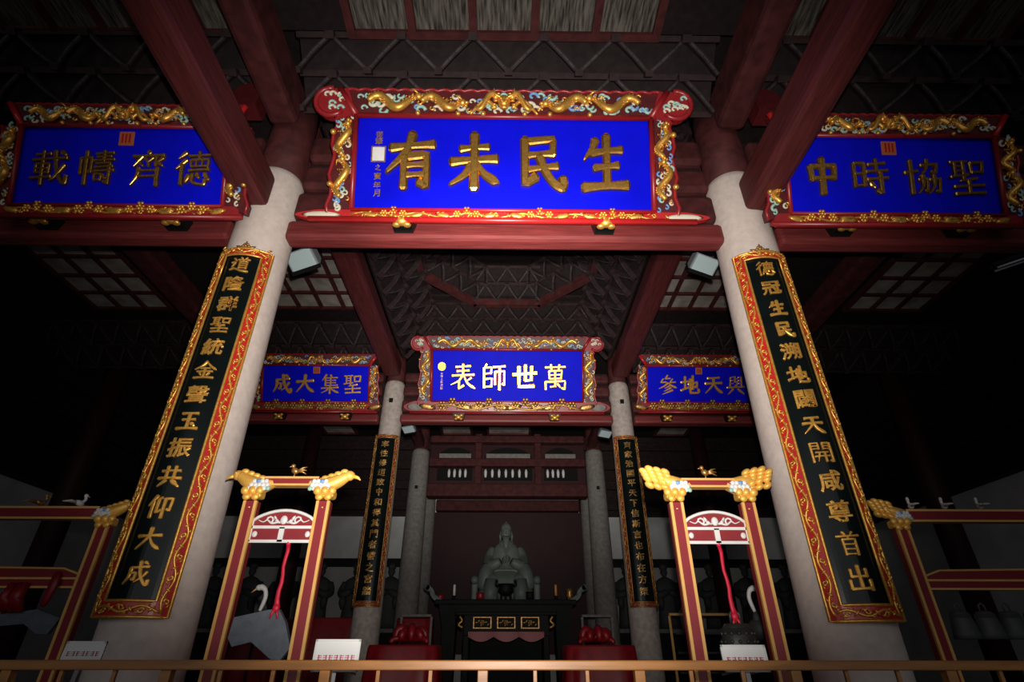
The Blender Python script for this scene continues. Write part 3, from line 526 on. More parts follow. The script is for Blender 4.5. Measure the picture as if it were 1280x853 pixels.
# ================================================================== PLAQUES
def band(mb_clouds, L, h, dens, y=0):
    n = int(L / h * dens)
    for k in range(n):
        cloud_curl(mb_clouds, (k + random.uniform(.15, .85)) * L / n, h * random.uniform(.16, .84), h * random.uniform(.13, .21), random.choice((0, 0, 1, 2, 2)), random.choice((-1, 1)))
def plaque(label, loc, tilt, Wd, Ht, fs, ft, fb, chars, csz, cy, xs, ears, gold, bgold, seal, frame_m, sc=1., sig=False, bold=.045):
    t = empty('inscribed_plaque', loc, (tilt, 0, 0)); tag(t, label, 'plaque', None, 'thing')
    m = MB(); m.box(-Wd / 2, Wd / 2, -.02, .05, 0, Ht, 0); m.build('board', BLUE, t)
    rim = .035 * sc
    def carve(parent, M, fn_g, fn_c):
        g = MB(); fn_g(g)
        if g.v: g.xf(M); g.build('dragon_carving' if fn_c else 'flower_carving', bgold if not fn_c else gold, parent)
        if fn_c:
            c = MB(); fn_c(c); c.xf(M); c.build('cloud_carving', [TEAL, SKYBLUE, CREAM], parent)
    # top
    m = MB(); a = Wd / 2 + .05; m.prism([(-a, Ht), (a, Ht), (a + .12 * sc, Ht + ft), (-a - .12 * sc, Ht + ft)], -.05, .05, 1)
    m.tube([(-a, -.06, Ht + .0), (a, -.06, Ht + .0)], rim, 6)
    nn = 24; m.tube([(-a - .1 * sc + (2 * a + .2 * sc) * k / (nn * 4), -.05, Ht + ft + .02 * sc * abs(math.sin(math.pi * k / 4))) for k in range(nn * 4 + 1)], rim * .6, 5)
    top = m.build('top_frame', [frame_m, DEEP], t)
    def gd(g):
        dragon_face(g, 0, ft * .5, ft * 1.0)
        for s in (-1, 1):
            dragon(g, s * Wd * .46, s * Wd * .30, ft * .05, ft * .9, 1.2); dragon(g, s * Wd * .28, s * Wd * .15, ft * .05, ft * .9, 1.0)
            for k in range(9): cloud_curl(g, s * Wd * (.12 + .042 * k), ft * (.22 + .58 * (k * .37 % 1)), ft * .11, 0, s, .03)
            g.ball((s * Wd * .155, -.06, ft * .02), .03 * sc); g.ball((s * Wd * .29, -.06, ft * .02), .03 * sc); g.ball((s * Wd * .07, -.07, ft * .0), .032 * sc)
    carve(top, Matrix.Translation((0, -.05, Ht)), gd, lambda c: band(c.xf(Matrix.Identity(4)) or c, Wd, ft, 7) or c.xf(Matrix.Translation((-Wd / 2, 0, 0))))
    # sides
    for s in (-1, 1):
        m = MB(); x0 = s * Wd / 2; n = 10
        outer = [(s * (Wd / 2 + fs * (.95 + .10 * math.sin(k * 1.9)) + .03 * sc * (1 - k / n)), -fb * .6 + (Ht + fb * .6) * k / n) for k in range(n + 1)]
        m.prism([(x0, 0), (x0, Ht)] + outer[::-1], -.05, .05, 1); m.tube([(x0, -.06, 0), (x0, -.06, Ht)], rim, 6); m.tube([(p[0], -.05, p[1]) for p in outer], rim * .7, 6)
        sd = m.build('side_frame', [frame_m, DEEP], t)
        def gs(g):
            dragon(g, .12 * Ht, .50 * Ht, -fs * .48, fs * .96, 1.0); dragon(g, .56 * Ht, .88 * Ht, -fs * .48, fs * .96, .9)
            for k in range(5): cloud_curl(g, Ht * (.1 + .2 * k), fs * (-.3 + .6 * (k * .37 % 1)), fs * .12, 0, s, .03)
            g.ball((.25 * Ht, -.05, -s * fs * .48), .035 * sc); g.ball((.8 * Ht, -.05, -s * fs * .48), .035 * sc)
        M = Matrix.Translation((s * (Wd / 2 + fs * .5), -.05, 0)) @ Matrix.Rotation(R_(-90), 4, 'Y')
        def cs(c): band(c, Ht, fs, 7); c.xf(Matrix.Translation((0, 0, -fs * .5)))
        carve(sd, M, gs, cs)
        # mitre bar and scrolled ear
        m = MB(); m.tube([(s * Wd / 2, -.07, Ht), (s * (Wd / 2 + .20 * sc), -.07, Ht + ft)], rim * 1.3, 6)
        if ears:
            r = .175 * sc; ce = (Wd / 2 + fs + .05 * sc, Ht + ft - r)
            arc = [(s * (ce[0] + r * math.cos(R_(q))), ce[1] + r * math.sin(R_(q))) for q in range(100, -141, -20)]
            m.prism([(s * Wd / 2, Ht), (s * (Wd / 2 + .1 * sc), Ht + ft)] + arc + [(s * (Wd / 2 + fs), Ht * .93)], -.085, .04)
            m.tube([(p[0], -.09, p[1]) for p in arc], rim * .9, 6)
            e = m.build('corner_scroll', frame_m, t)
            c = MB()
            for k in range(9): cloud_curl(c, s * (ce[0] + random.uniform(-.13, .1) * sc), ce[1] + random.uniform(-.11, .1) * sc, .05 * sc, random.choice((0, 2, 2)), 1, .09)
            c.build('cloud_carving', [TEAL, SKYBLUE, CREAM], e)
        else: m.build('corner_bar', RED_LAC, t)
    # bottom
    m = MB(); a = Wd / 2 + fs + (.22 if ears else .0) * sc; k = 8
    ends = [(a - .1 + .12 * math.sin(math.pi * i / k) * (2.2 if ears else .4), -fb * (1 - i / k)) for i in range(k + 1)]
    poly = [(-x, z) for x, z in ends][::1] + [(x, z) for x, z in ends[::-1]]
    m.prism(poly, -.06, .04); m.tube([(-a, -.075, -fb), (a, -.075, -fb)], rim * 1.1, 6); m.tube([(-Wd / 2, -.07, 0), (Wd / 2, -.07, 0)], rim * .7, 6)
    bt = m.build('bottom_frame', RED_LAC if sc >= .99 else frame_m, t)
    def gb(g):
        for k in range(4):
            u = Wd * (-.36 + .24 * k)
            for j in range(3): flower(g, u + (j - 1) * fb * .9, -fb * .35 + fb * .3 * (j == 1), fb * .42)
            leaf(g, u + fb * 2.2, -fb * .5, fb * .8, .2); leaf(g, u - fb * 2.2, -fb * .5, fb * .8, -.2)
        L = Wd; v = MB(); vine(v, L, fb * .8, fb * 5); v.xf(Matrix.Translation((-L / 2, 0, -fb * .9))); g.join(v)
    carve(bt, Matrix.Translation((0, -.06, 0)), gb, None)
    if ears:
        for s in (-1, 1):
            m = MB(); m.ball((s * (a - .13 * sc), -.06, -fb * .5), (.22 * sc, .015, fb * .32)); m.build('cloud_tip', CREAM if sc > .99 else STONE_GREY, bt)
    # writing
    for ch, x in zip(chars, xs):
        g = glyph(ch, .10, bold); g.xf(Matrix.Translation((x, -.02, cy)) @ Matrix.Diagonal((csz, csz * .9, csz * (1.13 if sig == 'front' else 1.0), 1))); g.build('character', GOLD if loc[1] > 10 and not ears else GILT, t)
    if seal:
        m = MB(); m.box(-.085, .085, -.035, -.02, Ht * .77, Ht * .77 + .17, 0, .008)
        for i in range(3): m.box(-.05 + .04 * i, -.03 + .04 * i, -.04, -.035, Ht * .77 + .03, Ht * .77 + .14, 1)
        m.build('seal', [mat('orange_seal', (.50, .13, .04), .5), RED_LAC], t)
    if sig == 'front':
        m = MB(); x = -Wd / 2 + .27
        m.box(x - .07, x + .07, -.03, -.02, .62, .79, 0, .004); m.box(x - .085, x + .085, -.026, -.02, .605, .805, 1, .003); m.build('seal', [WHITE, GOLD_OLD], t)
        for ch, z, sz in (('御', .97, .11), ('筆', .87, .09), ('之', .54, .07), ('寶', .43, .085), ('年', .32, .085), ('月', .22, .085)):
            g = glyph(ch, .06, .02); g.xf(Matrix.Translation((x, -.02, z)) @ Matrix.Scale(sz, 4)); g.build('small_character', GOLD_OLD, t)
    elif sig == 'inner':
        m = MB(); x = -Wd / 2 + .25; k = 12
        m.prism([(x + .105 * math.cos(R_(30 * i)) * (1.0 if i % 3 else .92), .87 + .11 * math.sin(R_(30 * i))) for i in range(k)], -.03, -.02); m.build('seal', GOLD, t)
        for i in range(6):
            g = glyph('御筆之年月日'[i], .06, .02); g.xf(Matrix.Translation((x, -.02, .70 - .075 * i)) @ Matrix.Scale(.062, 4)); g.build('small_character', GOLD_OLD, t)
    return t
plaque('largest blue plaque with gilt 生民未有 between the two big front columns', (-.05, 4.56, 5.545), R_(21), 3.46, 1.17, .25, .33, .12, '有未民生', .62, .61, (-1.06, -.34, .42, 1.18), 1, GOLD, GOLD, 0, RED_FRAME, 1., 'front')
plaque('dim blue plaque 德齊幬載 left of the largest plaque', (-4.33, 4.44, 5.46), R_(21), 2.34, .95, .24, .26, .13, '載幬齊德', .41, .455, (-.80, -.28, .29, .80), 0, GOLD, GOLD, 1, RED_FRAME, .8)
plaque('dim blue plaque 聖協時中 right of the largest plaque', (4.37, 4.44, 5.43), R_(21), 2.42, .95, .24, .26, .13, '中時協聖', .43, .46, (-.80, -.26, .34, .86), 0, GOLD, GOLD, 1, RED_FRAME, .8)
plaque('central inner blue plaque with bright gilt 萬世師表', (.02, 12.35, 6.66), R_(25), 3.8, 1.3, .30, .32, .28, '表師世萬', .66, .62, (-1.11, -.36, .44, 1.2), 1, GOLD, GOLD_OLD, 0, RED_FRAME, .98, 'inner')
plaque('small inner blue plaque 聖集大成 to the left of the central inner one', (-4.76, 12.35, 6.62), R_(25), 2.66, .92, .22, .26, .24, '成大集聖', .47, .45, (-.83, -.27, .35, .92), 0, GOLD, GOLD_OLD, 1, RED_FRAME, .9)
plaque('small inner blue plaque 與天地參 to the right of the central inner one', (4.86, 12.35, 6.66), R_(25), 2.66, .92, .22, .26, .24, '參地天與', .47, .45, (-.80, -.24, .36, .92), 0, GOLD, GOLD_OLD, 1, RED_FRAME, .9)

# gilded little brackets that carry the plaques
def plaque_bracket(x, y, z, s, label, group):
    t = empty('plaque_bracket', (x, y, z)); tag(t, label, 'bracket', group)
    m = MB(); m.loft([[(-.11 * s, -.14 * s, -.06 * s), (.11 * s, -.14 * s, -.06 * s), (.11 * s, .0, -.06 * s), (-.11 * s, .0, -.06 * s)], [(-.14 * s, -.2 * s, .07 * s), (.14 * s, -.2 * s, .07 * s), (.14 * s, .0, .07 * s), (-.14 * s, .0, .07 * s)]], 0, True, False)
    m.build('block', BLACK_LAC, t)
    m = MB(); m.ball((0, -.17 * s, -.03 * s), (.085 * s, .06 * s, .06 * s)); 
    for q in (-1, 1):
        m.ball((q * .07 * s, -.19 * s, .01 * s), (.045 * s, .035 * s, .03 * s)); m.ball((q * .06 * s, -.15 * s, -.07 * s), (.05 * s, .04 * s, .025 * s)); m.ball((q * .03 * s, -.23 * s, -.015 * s), .015 * s)
    m.build('lion_carving', GOLD, t)
GP = 'gilt brackets under the front plaques'
for x, lb in ((-1.2, 'left gilt bracket under the largest front plaque'), (1.12, 'right gilt bracket under the largest front plaque'), (-5.28, 'left gilt bracket under the dim left front plaque'), (-3.8, 'right gilt bracket under the dim left front plaque'), (3.88, 'left gilt bracket under the dim right front plaque'), (5.25, 'right gilt bracket under the dim right front plaque')):
    plaque_bracket(x, 4.72, 5.43, 1.0, lb, GP)
for x, lb in ((-1.18, 'left gilt bracket under the central inner plaque'), (1.2, 'right gilt bracket under the central inner plaque'), (-5.6, 'left gilt bracket under the small left inner plaque'), (-3.98, 'right gilt bracket under the small left inner plaque'), (4.0, 'left gilt bracket under the small right inner plaque'), (5.6, 'right gilt bracket under the small right inner plaque')):
    plaque_bracket(x, 12.52, 6.26, 1.05, lb, 'gilt brackets under the inner plaques')

# ================================================================== COUPLET BOARDS
def couplet(label, xc, yc, rb, rt, ztop_col, z0, z1, text, half, fr, csz, c0, c1, frame_m, gold, trim, crest, csx=1., lean=0, turn=0):
    t = empty('couplet_board', (xc + z0 * math.sin(lean), yc, z0), (0, lean, turn)); tag(t, label, 'couplet board', None, 'thing')
    def rad(z): return rb + (rt - rb) * min(max((z + z0 - .45) / (ztop_col - .45), 0), 1) + .02
    def bend(p):                                             # x arc length, y outward (negative), z up
        r = rad(p.z) ; a = p.x / .40 * (.40 / (r)); rr = r - p.y
        return Vector((rr * math.sin(a), -rr * math.cos(a), p.z))
    H = z1 - z0; Wb = half; n = 20
    m = MB(); nz = 12
    for k in range(n):
        for j in range(nz):
            xa, xb = -Wb + 2 * Wb * k / n, -Wb + 2 * Wb * (k + 1) / n; za, zb = H * j / nz, H * (j + 1) / nz
            for y in (0, -.024): m.add([(xa, y, za), (xb, y, za), (xb, y, zb), (xa, y, zb)], [(0, 1, 2, 3)], 0, True)
    for x in (-Wb, Wb):
        for j in range(nz): m.add([(x, 0, H * j / nz), (x, -.024, H * j / nz), (x, -.024, H * (j + 1) / nz), (x, 0, H * (j + 1) / nz)], [(0, 1, 2, 3)], 0)
    for z in (0, H):
        for k in range(n): m.add([(-Wb + 2 * Wb * k / n, 0, z), (-Wb + 2 * Wb * (k + 1) / n, 0, z), (-Wb + 2 * Wb * (k + 1) / n, -.024, z), (-Wb + 2 * Wb * k / n, -.024, z)], [(0, 1, 2, 3)], 0)
    m.warp(bend); bm_ = m.build('panel', BLACK_LAC, t)
    f = MB()
    def strip(xa, xb, za, zb, y, nx, nz):
        for i in range(nx):
            for j in range(nz):
                X0, X1 = xa + (xb - xa) * i / nx, xa + (xb - xa) * (i + 1) / nx; Z0, Z1 = za + (zb - za) * j / nz, za + (zb - za) * (j + 1) / nz
                f.box(X0, X1, y, -.03, Z0, Z1)
    strip(-Wb, -Wb + fr, 0, H, -.042, 2, 8); strip(Wb - fr, Wb, 0, H, -.042, 2, 8)
    strip(-Wb + fr, Wb - fr, 0, fr * 1.15, -.042, 12, 1); strip(-Wb + fr, Wb - fr, H - fr * .9, H, -.042, 12, 1)
    f.warp(bend); fo = f.build('frame', frame_m, t)
    g = MB(); e = fr * .13
    for (a, za, zb) in ((Wb, 0, H), (Wb - fr, fr * 1.15, H - fr * .9)):
        pts = [(-a, -.042, za)] + [(-a + 2 * a * k / 14, -.042, za) for k in range(1, 14)] + [(a, -.042, za + (zb - za) * k / 10) for k in range(11)] + [(a - 2 * a * k / 14, -.042, zb) for k in range(1, 14)] + [(-a, -.042, zb - (zb - za) * k / 10) for k in range(10)]
        g.tube(pts, e, 6, 0, True)
    g.warp(bend); g.build('gilt_edge', trim, fo)
    for s in (-1, 1):
        v = MB(); vine(v, H - fr * .6, fr * .8, fr * 3.4); M = Matrix.Translation((s * (Wb - fr * .5) + fr * .4, -.042, fr * .3)) @ Matrix.Rotation(R_(-90), 4, 'Y')
        v.xf(M); v.warp(bend); v.build('scroll_carving', trim, fo)
    for z, h in ((fr * .14, fr * .85), (H - fr * .82, fr * .75)):
        v = MB(); vine(v, 2 * (Wb - fr * .6), h, fr * 2.6); v.xf(Matrix.Translation((-(Wb - fr * .6), -.042, z))); v.warp(bend); v.build('scroll_carving', trim, fo)
    N = len(text)
    for k, ch in enumerate(text):
        z = c0 + (c1 - c0) * k / (N - 1) - z0
        q = glyph(ch, .085, .04); q.xf(Matrix.Translation((0, -.024, z)) @ Matrix.Diagonal((csz * csx, csz, csz, 1))); q.warp(bend); q.build('character', gold, t)
    if crest:
        m = MB(); flower(m, 0, 0, .07); leaf(m, .09, -.02, .07, .4); leaf(m, -.09, -.02, .07, -.4); leaf(m, 0, .06, .05, 1.57)
        m.xf(Matrix.Translation((0, -.03, H + .035)) @ Matrix.Scale(.62, 4)); m.warp(bend); m.build('crest', GOLD_OLD, t)
    return t
couplet('big black couplet board on the left front column, ending in 仰大成', -2.872, CY1, .35, .325, 6.35, 1.40, 4.95, '道隆群聖統金聲玉振共仰大成', .268, .095, .18, 4.74, 1.70, RED_LAC, GOLD, GOLD, 1, 1., 0, R_(5))
couplet('big black couplet board on the right front column, ending in 尊首出', 2.812, CY1, .35, .325, 6.35, 1.38, 4.97, '德冠生民溯地闢天開咸尊首出', .268, .095, .18, 4.74, 1.68, RED_LAC, GOLD, GOLD, 1, 1., 0, R_(-6))
couplet('narrow gold-framed couplet board 率性修道 on the left inner column', XC[-1, 2], CY2, .31, .265, 7.35, 2.04, 5.82, '率性修道致中和得其門者譬之宮牆', .30, .085, .17, 5.58, 2.34, RED_FRAME, GOLD_OLD, GOLD_OLD, 0)
couplet('narrow gold-framed couplet board 齊家治國 on the right inner column', XC[1, 2], CY2, .31, .265, 7.35, 2.04, 5.82, '齊家治國平天下信斯言也布在方策', .30, .085, .17, 5.58, 2.34, RED_FRAME, GOLD_OLD, GOLD_OLD, 0)

# ================================================================== GATE STANDS AND INSTRUMENTS
def bird_end(mb, mbw, s, x, z, feather):
    """gilded bird (or feathered phoenix tail) at the end of a beam, s = outward direction"""
    if not feather:
        body = smooth_path([(x - s * .16, 0, z + .015), (x - s * .02, 0, z - .005), (x + s * .09, 0, z + .035), (x + s * .15, 0, z + .075)], 5)
        mb.tube(body, [.03, .038, .045, .052, .056, .06, .062, .062, .06, .057, .054, .05, .046, .044, .042, .04], 10)
        mb.ball((x + s * .165, 0, z + .075), (.048, .04, .042)); mb.tube([(x + s * .2, 0, z + .07), (x + s * .24, 0, z + .058), (x + s * .262, 0, z + .038)], [.02, .013, .004], 6)
        mb.ball((x + s * .175, -.036, z + .085), .01)
        for k in range(5): mb.ball((x + s * (.12 - .05 * k), 0, z + .11 - .018 * k), (.035, .018, .022))
    else:
        for r in range(4):
            for k in range(5 - (r == 3)):
                u = .0 + .065 * r + .012 * k; v = -.03 + .036 * k + .02 * r - .01 * r * (k == 0)
                mb.ball((x + s * u, -.012 - .006 * r, z + v * (1.0 - .06 * r)), (.045, .04, .026), 0, 8, 5, Matrix.Rotation(-s * .6, 3, 'Y'))
        mb.tube([(x - s * .14, 0, z + .02), (x, 0, z + .03), (x + s * .14, 0, z + .06)], [.03, .06, .045], 8)
    for r in range(3):
        for k in range(6 - r): mbw.ball((x - s * (.12 - .032 * k - .012 * r), -.055, z - .045 + .03 * r), (.022, .012, .02), (r + k) % 3 if (r * 3 + k) % 4 == 0 else 2, 6, 4)
def framed_bar(mb, x0, x1, z0, z1, y0, y1, b=.016):
    mb.box(x0, x1, y0, y1, z0, z1, 0)
    mb.box(x0, x1, y0 - .006, y1 + .006, z0 - .002, z0 + b, 1); mb.box(x0, x1, y0 - .006, y1 + .006, z1 - b, z1 + .002, 1)
def framed_post(mb, x0, x1, z0, z1, y0, y1, b=.02):
    mb.box(x0, x1, y0, y1, z0, z1, 0); mb.box(x0 - .002, x0 + b, y0 - .006, y0 + .02, z0, z1, 1); mb.box(x1 - b, x1 + .002, y0 - .006, y0 + .02, z0, z1, 1)
def capital(mb, x, z, s=1.):
    for k in range(3):
        mb.ball((x + (k - 1) * .058 * s, -.05, z + .035 * s), (.036 * s, .03, .036 * s))
    mb.box(x - .075 * s, x + .075 * s, -.055, .055, z - .02 * s, z + .05 * s, 0, .02)
    for k in range(2): mb.ball((x + (k - .5) * .07 * s, -.055, z - .015 * s), (.034 * s, .02, .03 * s))
    flower(mb, x, z - .095 * s, .035 * s); 
def gate_stand(xc, label, feather):
    t = empty('gate_stand', (xc, 4.4, 0)); tag(t, label, 'instrument stand')
    hs = .29
    for s in (-1, 1):
        m = MB(); framed_post(m, s * hs - .052, s * hs + .052, .12, 2.22, -.04, .04); p = m.build('post', [MAROON, OCHRE], t)
        m = MB(); capital(m, s * hs, 2.265); m.xf(Matrix.Translation((0, -.0, 0))); m.build('capital', GOLD_PAINT, p)
        m = MB(); m.box(s * hs - .08, s * hs + .08, -.25, .25, 0, .12, 0, .03); m.build('foot', MAROON, t)
        a = MB(); b = MB(); bird_end(a, b, s, s * hs, 2.36, feather); o = a.build('bird_head' if not feather else 'phoenix_tail', GOLD_PAINT, t); b.build('wing', [TEAL, SKYBLUE, WHITE], o)
    m = MB(); framed_bar(m, -.22, .22, 2.345, 2.415, -.035, .035, .014)
    for s in (-1, 1):
        m.obox((s * .2, 0, 2.335), (.05, 0, s * -.03), (0, .04, 0), (s * .008, 0, .014), 1); leaf(m, s * .15, 2.38, .05, s * .1, 1)
    m.build('crossbeam', [MAROON, OCHRE], t)
    m = MB(); n = 12
    top = [(-.245 + .49 * k / n, 2.065 + .085 * math.sin(math.pi * k / n) ** .7) for k in range(n + 1)]
    m.prism([(-.245, 1.91)] + top + [(.245, 1.91)], -.015, .015, 0)
    pn = m.build('arched_panel', MAROON, t)
    m = MB(); m.tube([(p[0], -.018, p[1]) for p in top], .013, 6)
    for z in (1.915, 2.02): m.box(-.25, .25, -.026, -.01, z - .011, z + .011)
    for x in (-.242, .242): m.box(x - .012, x + .012, -.026, -.01, 1.91, 2.07)
    m.box(-.02, .02, -.026, -.01, 1.91, 2.02)
    for s in (-1, 1): m.ball((s * .205, -.02, 1.968), (.022, .01, .024))
    m.build('white_edging', WHITE, pn)
    m = MB(); m.ball((0, -.02, 2.075), (.03, .014, .035))
    for s in (-1, 1):
        for k in range(3): leaf(m, s * (.045 + .012 * k), 2.06 + .014 * k, .03, s * (.2 + .4 * k))
        m.tube(smooth_path([(s * .04, -.018, 2.062), (s * .09, -.018, 2.05), (s * .13, -.018, 2.075), (s * .16, -.018, 2.06), (s * .2, -.018, 2.075)], 4), [.011 - .0005 * k for k in range(17)], 5)
        m.tube([(s * (.11 + .025 * math.cos(a)), -.018, 2.075 + .025 * math.sin(a)) for a in (0, .8, 1.6, 2.4, 3.2, 4)], .008, 5)
    m.build('lotus_ornament', WHITE, pn)
    # little bird finial
    m = MB(); m.ball((.0, 0, 2.475), (.035, .022, .026), 0, 8, 6, Matrix.Rotation(.5, 3, 'Y')); m.ball((-.022, 0, 2.515), .018); m.tube([(-.036, 0, 2.513), (-.056, 0, 2.507)], [.007, .002], 5)
    for a in (-.1, .15, .4): m.tube([(.02, 0, 2.47), (.06, 0, 2.475 + a * .06), (.095, 0, 2.46 + a * .12)], [.014, .01, .003], 5)
    m.tube([(0, 0, 2.41), (0, 0, 2.46)], .006, 5); m.build('bird_finial', GOLD_OLD, t)
    return t
gate_stand(-1.75, 'gilded red gate stand with outward bird heads holding the hanging slate chime', False)
gate_stand(1.665, 'gilded red gate stand with feathered phoenix ends holding the studded bell', True)
def chime():
    m = MB(); poly = [(-.30, .10), (-.31, -.03), (-.27, -.085), (-.14, -.055), (0.02, -.16), (.09, -.165), (.145, -.09), (.075, .07), (.01, .155), (-.06, .15)]
    m.prism(poly, -.025, .025); o = m.build('stone_chime', CHIME, None, (-1.66, 4.4, 1.29)); tag(o, 'grey slate chime plate bent in an L, hung inside the left gate stand', 'stone chime')
chime()
def ribbon(p0, p1, label):
    m = MB(); p0, p1 = Vector(p0), Vector(p1); pts = [p0 + (p1 - p0) * k / 8 + Vector((.006 * math.sin(k * 1.7), 0, 0)) for k in range(9)]
    m.tube(pts, [.016, .015, .014, .013, .014, .015, .016, .018, .024], 7, 0, False, .6); m.ball(p1, (.028, .02, .03)); m.ball(p0 + Vector((0, 0, .0)), (.02, .02, .02))
    for s in (-1, 1): m.tube([p1, p1 + Vector((s * .02, -.01, -.035)), p1 + Vector((s * .026, -.01, -.07))], [.012, .01, .006], 5)
    o = m.build('silk_ribbon', RIBBON); tag(o, label, 'ribbon')
ribbon((-1.68, 4.39, 1.9), (-1.665, 4.36, 1.45), 'red silk ribbon the slate chime hangs from')
ribbon((1.665, 4.39, 1.9), (1.675, 4.36, 1.40), 'red silk ribbon tied to the studded bell')
def bell(name, loc, s, label, m_, group=None, studs=True):
    t = empty(name, loc); tag(t, label, 'bell', group)
    m = MB(); m.lathe([(.03 * s, 0), (.075 * s, -.005 * s), (.095 * s, -.03 * s), (.115 * s, -.12 * s), (.13 * s, -.21 * s), (.135 * s, -.26 * s), (.12 * s, -.26 * s), (.1 * s, -.03 * s)], 24, (0, 0, 0), 0, .75); m.build('body', m_, t)
    m = MB(); m.tube([(-.03 * s, 0, -.01 * s), (-.03 * s, 0, .05 * s), (0, 0, .075 * s), (.03 * s, 0, .05 * s), (.03 * s, 0, -.01 * s)], .011 * s, 6); m.build('loop', m_, t)
    if studs:
        m = MB()
        for j in range(3):
            for k in range(14):
                a = 2 * math.pi * k / 14; z = -.06 - .045 * j; r = (.098 + .009 * j) * s; m.ball((r * 1.04 * math.cos(a), .78 * r * math.sin(a), z * s), .012 * s, 0, 6, 4)
        m.build('studs', m_, t)
    return t
bell('studded_bell', (1.69, 4.4, 1.36), 1.15, 'dark studded bronze bell hung inside the right gate stand', BRONZE)
# wide racks outside the big columns
def rack(s, label):
    t = empty('chime_rack', (s * 5.4, 5.6, 0)); tag(t, label, 'instrument stand')
    for x in (-1.4, 1.4):
        m = MB(); framed_post(m, s * x - .06, s * x + .06, .14, 2.26, -.045, .045, .024); p = m.build('post', [MAROON, OCHRE], t)
        m = MB(); capital(m, s * x, 2.29, 1.15); m.build('capital', GOLD_PAINT, p)
        m = MB(); m.box(s * x - .1, s * x + .1, -.3, .3, 0, .14, 0, .03); m.build('foot', MAROON, t)
        a = MB(); b = MB(); e = -1 if x < 0 else 1; bird_end(a, b, e * s, s * x, 2.40, s > 0); o = a.build('phoenix_end', GOLD_PAINT, t); b.build('wing', [TEAL, SKYBLUE, WHITE], o)
    m = MB(); framed_bar(m, -1.3, 1.3, 2.33, 2.45, -.04, .04, .018)
    m.build('crossbeam', [MAROON, OCHRE], t)
    m = MB(); framed_bar(m, -1.34, 1.34, 1.70, 1.79, -.03, .03, .016)
    pl = [(-1.34, 1.79), (1.34, 1.79), (1.34, 1.82), (1.18, 1.87), (0, 1.885), (-1.18, 1.87), (-1.34, 1.82)]; m.prism(pl, -.03, .03, 0)
    m.tube([(p[0], -.03, p[1]) for p in pl[2:]], .011, 6, 1)
    m.build('middle_beam', [MAROON, OCHRE], t)
    m = MB(); framed_bar(m, -1.34, 1.34, .55, .65, -.03, .03, .016); m.build('lower_beam', [MAROON, OCHRE], t)
rack(1, 'wide gilded red rack with bells beyond the right big column')
rack(-1, 'wide gilded red rack beyond the left big column, mostly in shadow')
BG = 'bells on the right rack'
for k, lb in enumerate(('nearest the gilded post', 'second from the gilded post', 'third from the gilded post', 'fourth from the gilded post', 'fifth from the gilded post')):
    bell('bronze_bell', (4.28 + .235 * k, 5.6, 1.52), .9, 'dim grey bell on the right rack, ' + lb, BELLMET, BG, False)
def bird_small(x, y, z, label, m_, group):
    t = empty('bird_finial', (x, y, z), (0, 0, R_(68))); tag(t, label, 'finial', group)
    m = MB(); m.ball((0, 0, .04), (.05, .03, .028), 0, 8, 6, Matrix.Rotation(.25, 3, 'Y')); m.tube(smooth_path([(.02, 0, .05), (.045, 0, .085), (.035, 0, .12)], 4), [.018, .016, .015, .014, .014, .014, .014, .016, .018], 7); m.ball((.038, 0, .125), (.022, .016, .018)); m.build('body', m_, t)
    m = MB(); m.tube([(.055, 0, .122), (.085, 0, .115)], [.008, .002], 5); m.build('beak', OCHRE, t)
    m = MB(); 
    for a in (-.02, .0, .02): m.tube([(-.03, 0, .04), (-.09, a, .045), (-.14, a * 2, .035)], [.016, .012, .004], 5)
    m.build('tail', m_, t)
for x, lb in ((4.20, 'white bird finial on the right rack, closest to the couplet column'), (4.55, 'white bird finial in the middle of the right rack beam'), (4.92, 'white bird finial on the right rack, nearest the picture edge')):
    bird_small(x, 5.6, 2.452, lb, WHITE, 'white birds on the right rack')
bird_small(-4.35, 5.6, 2.452, 'pale bird finial on the left rack, near the couplet board', WHITE, 'birds on the left rack')
bird_small(-4.75, 5.6, 2.452, 'brown bird finial on the left rack, near the picture edge', GOLD_OLD, 'birds on the left rack')
# chime stone and red cloths on the left rack
m = MB(); m.prism([(-.3, .06), (-.3, -.04), (-.05, -.02), (.1, -.1), (.2, -.1), (.26, .03), (.02, .1)], -.02, .02); o = m.build('stone_chime', CHIME, None, (-4.35, 5.6, 1.42)); tag(o, 'dim grey chime stone hanging in the left rack', 'stone chime')
m = MB(); 
for k in range(7): m.tube([(.07 * math.sin(k), -.02 * (k % 2), .12), (.07 * math.sin(k) + .04 * math.cos(2.1 * k), -.03, .0), (.1 * math.sin(k * 1.3), 0, -.12)], [.02, .05, .025], 7)
o = m.build('silk_bow', CLOTH, None, (-4.55, 5.55, 1.62)); tag(o, 'crumpled red silk bow tied above the dim chime in the left rack', 'bow')
m = MB(); m.tube(smooth_path([(0, 0, .18), (.02, -.02, .05), (-.02, 0, -.12)], 4), [.015, .03, .04, .045, .045, .04, .04, .035, .02], 7, 0, False, .5); o = m.build('silk_bow', CLOTH, None, (-4.25, 5.55, 1.66)); tag(o, 'twisted red silk strip hanging beside the bow in the left rack', 'bow')

